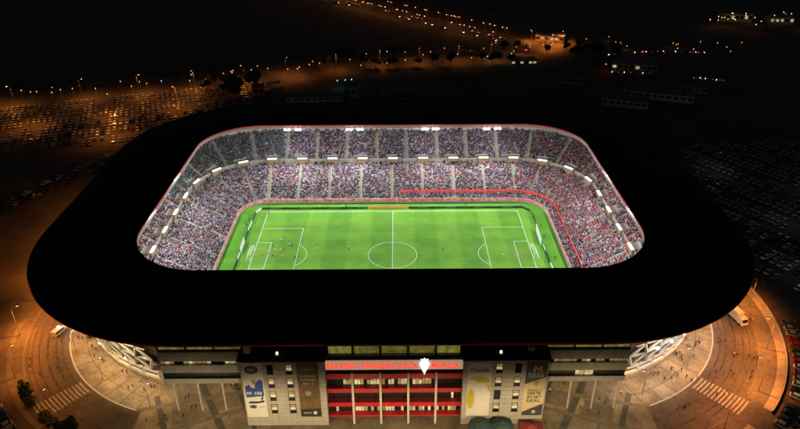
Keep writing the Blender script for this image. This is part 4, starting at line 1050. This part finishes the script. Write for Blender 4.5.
# white truck on the ring road
tx, ty = pol(10, 59.5, 1)
e = empty('box_truck', (tx,ty,.012), R(-76), 'white box truck parked on the orange lit ring road', 'truck')
MB().box(-4.6,1.6,-1.25,1.25,1.0,3.7).build('cargo_box', M_white, e)
cb_ = MB(); cb_.face([(1.75,-1.15,.6),(1.75,1.15,.6),(1.75,1.15,2.9),(1.75,-1.15,2.9)][::-1]); 
cp = [(1.75,.6),(3.95,.6),(4.0,1.5),(3.55,2.6),(3.3,2.9),(1.75,2.9)]
for y in (-1.15,1.15): cb_.face([(x,y,z) for x,z in (cp if y < 0 else cp[::-1])])
for i in range(5): p,q = cp[i],cp[i+1]; cb_.face([(p[0],-1.15,p[1]),(p[0],1.15,p[1]),(q[0],1.15,q[1]),(q[0],-1.15,q[1])])
cb_.build('cab', M_white, e)
ws = MB(); ws.face([(4.03,-1.0,1.55),(4.03,1.0,1.55),(3.60,1.0,2.55),(3.60,-1.0,2.55)]); ws.build('windscreen', M_glassd, e)
MB().box(-4.5,3.6,-.5,.5,.55,.98).build('chassis', M_dark, e)
for x in (-3.4,-2.3,2.9):
    for y in (-1.05,1.05): MB().tube((x,y-.14,.45),(x,y+.14,.45),.45,n=14).build('wheel', M_rubber, e)
for y in (-.8,.8): MB().box(3.95,4.04,y-.2,y+.2,.75,1.0).build('headlight', M_lensw, e)
# police van at the left with light bar
vx, vy = pol(16, 54.5, -1)
e = empty('police_van', (vx,vy,.012), R(70), 'white van with a glowing pale light bar on the ring road by the kerb', 'van')
vp = [(-2.5,.4),(-2.5,2.1),(1.0,2.15),(1.7,1.25),(2.4,1.05),(2.45,.4)]
b = MB()
for y in (-.95,.95): b.face([(x,y,z) for x,z in (vp[::-1] if y < 0 else vp)])
for i in range(6): p,q = vp[i],vp[(i+1)%6]; b.face([(p[0],-.95,p[1]),(p[0],.95,p[1]),(q[0],.95,q[1]),(q[0],-.95,q[1])])
b.build('body', M_white, e)
wsm = MB(); wsm.face([(1.08,-.85,2.08),(1.08,.85,2.08),(1.70,.85,1.30),(1.70,-.85,1.30)][::-1]); wsm.build('windscreen', M_glassd, e)
for y in (-.956,.956): MB().box(-2.2,.9,y-.004,y+.004,1.35,1.9).build('side_window', M_glassd, e)
MB().box(.1,.55,-.7,.7,2.16,2.34).build('light_bar', emit('light_bar', (.75,.72,1), 9), e)
for x in (-1.6,1.6):
    for y in (-.85,.85): MB().tube((x,y-.12,.34),(x,y+.12,.34),.34,n=12).build('wheel', M_rubber, e)

# ------------------------------------------------------------------ people
def figure(pose):
    """joint skeleton grown with a Skin modifier"""
    P = dict(pelvis=(0,0,.95), chest=(0,0,1.28), neck=(0,0,1.47), head=(0,.01,1.62), top=(0,.01,1.72))
    V = []; E_ = []; Rr = []
    def add(p, r, par=None):
        V.append(p); Rr.append(r); 
        if par is not None: E_.append((par, len(V)-1))
        return len(V)-1
    pe = add((0,0,.95),(.15,.11)); wa = add((0,0,1.10),(.14,.10),pe); ch = add((0,pose.get('lean',0),1.32),(.18,.12),wa); ne = add((0,pose.get('lean',0)*1.2,1.47),(.06,.06),ch); he = add((0,pose.get('lean',0)*1.3+.015,1.60),(.09,.105),ne); add((0,pose.get('lean',0)*1.3,1.70),(.075,.085),he)
    for s in (-1,1):
        st = pose['step']*s; ar = pose['arm']*-s
        hip = add((s*.10,0,.90),(.095,.095),pe); kn = add((s*.11,st*.5+pose.get('kb',0)*(1 if st > 0 else .2),.50),(.065,.07),hip); an = add((s*.11,st,.09+(.12 if st < 0 and pose['step'] > .3 else 0)),(.045,.045),kn); add((s*.12,st+.16,.04+(.06 if st < 0 and pose['step'] > .3 else 0)),(.045,.035),an)
        sh = add((s*.20,pose.get('lean',0),1.40),(.06,.06),ch); el = add((s*.27,ar*.35-.02,1.14),(.047,.047),sh); wr = add((s*.27,ar+.06+pose.get('fore',0),.93+pose.get('fore',0)*.9),(.034,.034),el); add((s*.26,ar+.10+pose.get('fore',0)*1.2,.84+pose.get('fore',0)),(.04,.025),wr)
    me = bpy.data.meshes.new('person_base'); me.from_pydata(V, E_, []); me.update()
    o = bpy.data.objects.new('tmp', me); COL.objects.link(o); md = o.modifiers.new('s','SKIN')
    if not me.skin_vertices: bpy.context.view_layer.update()
    for i, sv in enumerate(me.skin_vertices[0].data): sv.radius = Rr[i]; sv.use_root = (i == 0)
    o.modifiers.new('u','SUBSURF').levels = 1
    dg = bpy.context.evaluated_depsgraph_get(); dg.update(); ev = bpy.data.meshes.new_from_object(o.evaluated_get(dg)); bpy.data.objects.remove(o)
    ev.name = 'person'; ev.materials.clear()
    for m in (M_shirt, M_pants, M_skin, M_hair): ev.materials.append(m)
    for p in ev.polygons:
        c = p.center; p.use_smooth = True
        if c.z > 1.665 or (c.z > 1.56 and c.y < -.035+pose.get('lean',0)*1.2): p.material_index = 3
        elif c.z > 1.45 or (abs(c.x) > .215 and c.z < .98): p.material_index = 2
        elif c.z < .98: p.material_index = 1
        else: p.material_index = 0
    return ev
FIGS = []
try:
    FIGS = [figure(dict(step=.0,arm=.0)), figure(dict(step=.24,arm=.16,kb=.05)), figure(dict(step=.17,arm=-.05,fore=.14)), figure(dict(step=.42,arm=.26,kb=.12,lean=.07,fore=.1))]
except Exception as ex:
    print('figure failed', ex); raise
SH = {'dark':(.03,.03,.04),'white':(.7,.7,.7),'red':(.42,.03,.03),'blue':(.06,.10,.32),'grey':(.2,.2,.21),'yellow':(.6,.5,.06)}
def person(x, y, z, label, group, colr=None, fig=None, rot=None, cat='person'):
    colr = colr or random.choice(['dark','dark','dark','grey','red','blue','white'])
    o = put('person', random.choice(FIGS[:3]) if fig is None else FIGS[fig], None, (x,y,z), random.uniform(0,2*pi) if rot is None else rot)
    o.color = (*SH[colr],1); tag(o, label % colr, cat, group)
# players
for (x, y, c) in ((-43.2,9.6,'white'),(-44.4,2.4,'white'),(-42.3,2.2,'white'),(-39.5,6.4,'white'),(-38.6,5.6,'dark'),(-36.2,-3,'dark'),(-45.8,5.2,'dark'),(-41.2,3.6,'dark'),(-48.8,-.6,'yellow'),(-47.2,1.0,'white'),(-44.8,-1.4,'dark'),(-29.2,7.0,'white'),(-17.2,4.2,'white'),(-16.6,2.8,'dark'),(19,2.2,'dark'),(-57,18,'dark')):
    person(x, y, .04, 'footballer in a %s shirt on the pitch', 'players on the pitch', c, random.choice((1,3,2)))
for (x, y) in ((-51.8,31.8),(-58.8,14),(-59.2,22),(-59,26.5),(59.6,20),(59.5,12),(60.2,-4),(-20,38.4),(12,38.6),(31,38.5)):
    person(x, y, .035, 'person in a %s bib standing on the grass outside the pitch boards', 'people beside the pitch', random.choice(('red','dark','yellow')), 0)
# pedestrians
def group_at(cx, cy, n, sp, label, group, z=.14):
    for i in range(n): person(cx+random.gauss(0,sp), cy+random.gauss(0,sp*.7), z, label, group)
group_at(-86.0,-58.6,2,.5,'person in a %s top walking in a pair on the tan plaza','pair on the tan plaza')
group_at(-77.5,-63.5,3,.8,'person in a %s top in a group of three near the plaza lamp post','group near the plaza lamp')
group_at(-99,-48.5,4,1.3,'person in a %s top at the kerb beside the van','people beside the van')
group_at(-56,-74,4,.8,'person in a %s top standing on the crossed paving below the wing','people on the crossed paving')
group_at(-53.5,-77.5,2,.5,'person in a %s top walking away from the pilotis','people by the pilotis')
group_at(-45,-70,9,1.6,'person in a %s top in the dense group under the wing','crowd under the banner side wing')
group_at(44,-70.5,9,1.8,'person in a %s top in the queue under the wing by the cream banner','queue under the cream banner wing')
group_at(49,-69.5,5,1.2,'person in a %s top at the entrance under the wing by the cream banner','queue under the cream banner wing')
group_at(76,-66,4,1.0,'person in a %s top walking along the stand corner with white lamps','people by the white lamp corner')
group_at(86,-58,9,2.0,'person in a %s top gathered by the stand corner with white lamps','people by the white lamp corner')
group_at(93,-52,7,2.0,'person in a %s top at the gate near the white truck','people near the white truck')
group_at(100,-52,4,1.2,'person in a %s top standing on the road edge near the truck','people near the white truck', .012)
group_at(103,-58,3,.8,'person in a %s top crossing the orange lit road','people on the orange lit road', .012)
group_at(108,-59,3,.8,'person in a %s top by the lane line of the orange lit road','people on the orange lit road', .012)
group_at(92,-72,3,2.5,'person in a %s top walking on the zebra crossing of the orange road','people on the crossing', .02)
group_at(79,-79,4,1.4,'person in a %s top beside a motorbike on the orange lit road','people on the orange lit road', .012)
group_at(63,-74,3,3,'person in a %s top on the dark paving band by the kerb','people by the kerb')
group_at(-117,-58,3,5,'person in a %s top alone on the dusky road','people on the dusky road', .012)
group_at(-70,-68,3,3,'person in a %s top passing the wing end','people by the wing end')
group_at(-90,-55,4,2.2,'person in a %s top strolling between the plaza lamp posts','strollers on the plaza')
group_at(-71,-71,5,2.4,'person in a %s top heading for the wing across the slab seams','people by the wing end')
group_at(-60,-80,6,3.2,'person in a %s top crossing the dark paving bands','people on the crossed paving')
group_at(81,-66,8,2.6,'person in a %s top waiting on the plaza slabs near the kerb','people by the white lamp corner')
group_at(55,-78,7,3.6,'person in a %s top walking over the brown paving fields','people on the brown paving')
group_at(97,-66,6,3.0,'person in a %s top walking in the road by the crossing','people on the orange lit road', .012)
group_at(113,-42,5,3.0,'person in a %s top beside the white truck','people near the white truck', .012)
group_at(-106,-60,5,4.0,'person in a %s top walking over the tyre marked road','people on the dusky road', .012)
for i in range(10): person(FX-14.5+i*3.1+random.gauss(0,.6), -82.2+random.gauss(0,.3), 18.755, 'person in a %s top on the dark terrace behind the lettering', 'people on the terrace')

# ------------------------------------------------------------------ trees and shrubs
def crown_mesh(name, rx, rz, n, lumps=7, seed=0, leaf=.34):
    rs = np.random.default_rng(seed); C0 = rs.normal(0,1,(lumps,3)); C0 /= np.linalg.norm(C0,axis=1)[:,None]; C0 *= rs.uniform(.25,.72,(lumps,1)); rad = rs.uniform(.32,.55,lumps)
    k = rs.integers(0,lumps,n); dv = rs.normal(0,1,(n,3)); dv /= np.linalg.norm(dv,axis=1)[:,None]; P = C0[k]+dv*(rad[k]*rs.uniform(.55,1.08,n)**.5)[:,None]
    P *= np.array([rx,rx,rz]); u = rs.normal(0,1,(n,3)); u /= np.linalg.norm(u,axis=1)[:,None]; w = np.cross(u, rs.normal(0,1,(n,3))); w /= np.linalg.norm(w,axis=1)[:,None]
    s = leaf*rs.uniform(.6,1.5,(n,1)); V = np.stack([P-u*s, P+w*s*.6, P+u*s, P-w*s*.6],1).reshape(-1,3); F = np.arange(n*4).reshape(n,4)
    me = bpy.data.meshes.new(name); me.from_pydata(V.tolist(), [], F.tolist()); me.materials.append(M_leaf); me.update(); return me
def trunk_mesh(h, r, seed=0):
    rs = random.Random(seed); b = MB(); b.tube((0,0,0),(.1,.05,h*.6),r,r*.65,n=8); b.tube((.1,.05,h*.6),(.05,.1,h),r*.65,r*.3,n=7)
    for i in range(4): a = rs.uniform(0,6.28); b.tube((.08,.05,h*(.55+.08*i)),(cos(a)*h*.3,sin(a)*h*.3,h*(.9+.1*i)),r*.4,r*.12,n=6)
    return b.mesh('trunk', M_bark)
CR = [(crown_mesh('crown',3.2,2.7,1100,8,s), trunk_mesh(4.2,.24,s), 5.6) for s in range(3)]
SHB = [crown_mesh('shrub_crown',1.5,1.2,500,6,10+s,.26) for s in range(2)]
st_mesh = trunk_mesh(1.0,.07,9)
def tree(x, y, s, label, group, i=None):
    c, t, hz = CR[random.randrange(3) if i is None else i]; e = empty('tree', (x,y,-.02), random.uniform(0,6.3), label, 'tree', group); e.scale = (s,s,s*random.uniform(.85,1.15))
    put('trunk', t, e); put('crown', c, e, (0,0,hz))
def shrub(x, y, s, label, group):
    e = empty('shrub', (x,y,0), random.uniform(0,6.3), label, 'shrub', group); e.scale = (s,s,s)
    put('stem', st_mesh, e); put('crown', random.choice(SHB), e, (0,0,1.15))
for a in (37.5,39.2,41,43,45,52,54,56,58.2,60.5,63,66):
    x, y = pol(a, 65.2+random.gauss(0,.3), -1); shrub(x, y, random.uniform(.8,1.25), 'dark round shrub in the row along the dusky road', 'shrubs along the dusky road')
tree(-83,-86.5,.75,'dark round tree on the dusky road side of the forecourt kerb',None)
for i in range(14): tree(-100+random.gauss(0,7), 190+random.gauss(0,9), random.uniform(.9,1.5), 'dark tree in the clump between car park and sheds', 'trees in the clump by the sheds')
for i in range(26):
    f = random.random(); x = -60+f*150; y = 246+f*18+random.choice((-10,10))+random.gauss(0,2); tree(x, y, random.uniform(.8,1.3), 'tree lit amber beside the service road', 'trees along the service road')
for i in range(14): tree(random.uniform(92,160), 268+random.gauss(0,10), random.uniform(.9,1.5), 'dark tree around the glowing yard', 'trees around the glowing yard')
for i in range(20):
    f = i/19; shrub(-170+f*40+random.gauss(0,1), 30+f*60+random.gauss(0,1.5), random.uniform(.9,1.8), 'dark shrub along the track beside the black roof', 'shrubs along the track')
for i in range(12): tree(-250+i*14+random.gauss(0,3), 178+i*5+random.gauss(0,3), random.uniform(.6,1.0), 'tree on the far edge of the amber lit car park', 'trees edging the amber car park')

# ------------------------------------------------------------------ background buildings
B_wall = [mat('render_pale', (.34,.31,.27), .85, noise=.12, scale=.3), mat('render_red', (.30,.13,.09), .85, noise=.15, scale=.3), mat('render_grey', (.2,.2,.2), .85, noise=.12, scale=.3)]
B_roof = mat('sheet_roof', (.10,.10,.105), .6, noise=.2, scale=.3)
def building(x, y, w, d, h, rot, m, label, gable=0, lit=0, nwin=5, group=None):
    e = empty('building', (x,y,-.02), rot, label, 'building', group)
    MB().box(-w/2,w/2,-d/2,d/2,0,h).build('wall', B_wall[m], e)
    if gable:
        b = MB(); o_ = .4; b.face([(-w/2-o_,-d/2-o_,h),(w/2+o_,-d/2-o_,h),(w/2+o_,0,h+gable),(-w/2-o_,0,h+gable)]); b.face([(w/2+o_,d/2+o_,h),(-w/2-o_,d/2+o_,h),(-w/2-o_,0,h+gable),(w/2+o_,0,h+gable)])
        b.face([(-w/2,-d/2,h),(-w/2,0,h+gable),(-w/2,d/2,h)]); b.face([(w/2,-d/2,h),(w/2,d/2,h),(w/2,0,h+gable)])
        b.build('roof', B_roof, e)
    else: MB().box(-w/2-.3,w/2+.3,-d/2-.3,d/2+.3,h,h+.35).build('roof', B_roof, e)
    for i in range(nwin):
        x0 = -w/2+(i+.5)*w/nwin; ww = min(1.2, w/nwin*.35)
        on = random.random() < lit
        MB().box(x0-ww,x0+ww,-d/2-.06,-d/2+.02,h*.4,h*.75).build('window', M_litwin if on else M_glassd, e)
    MB().box(-w/2+.6,-w/2+1.7,-d/2-.05,-d/2+.02,0,2.2).build('door', M_brown, e)
building(-48,176,34,8,3.4,R(4),0,'long low pale shed behind the black roof',1.2,.1,9)
building(-26,184,8,8,7,R(-8),0,'small tall white hut behind the long shed',2.4,0,2)
building(2,179,20,9,4.6,R(3),1,'reddish flat roofed block beside a leaning mast',0,0,6)
building(-84,186,7,6,6,R(12),1,'small brick coloured hut at the tree clump',0,0,2)
building(91,251,18,9,4,R(2),2,'dark low shop front with red lamps by the service road',0,.5,6)
building(116,208,14,8,4,R(-12),1,'small reddish flat block beyond the black roof',0,0,4)
building(137,164,26,9,4.5,R(-20),0,'pale low sports hall, shorter of two beside the unlit lot',1.5,0,7)
building(161,176,40,9,4.5,R(-20),0,'pale long low shed beside the unlit lot',1.4,0,10)
building(178,192,36,8,4,R(-20),2,'grey long low shed, farther back by the unlit lot',1.4,0,9)
building(165,236,30,10,5,R(-14),2,'grey flat warehouse along the outer road',0,.1,8)
building(124,316,22,12,5,R(-20),0,'pale filling station building at the glowing yard',0,.4,6)
building(300,382,26,12,7,R(-10),0,'pale distant block among the town lights',1.8,.3,7)
building(334,372,20,12,6,R(-6),0,'pale distant house at the bright end of the town lights',1.8,.4,5)
# leaning mast and banner post
e = empty('lighting_mast', (4,186,0), 0, 'thin leaning lattice mast beside the reddish block', 'mast')
MB().bar((0,0,0),(-2.5,0,9),.25).build('boom', M_steel, e); MB().bar((.8,0,0),(-2.5,0,9),.12).build('stay', M_steel, e)
for i in range(5): MB().bar((.8-.6*i*.8,0,i*1.6),(-.5*i,0,i*1.8),.08).build('rung', M_steel, e)
print('cars', NCAR)
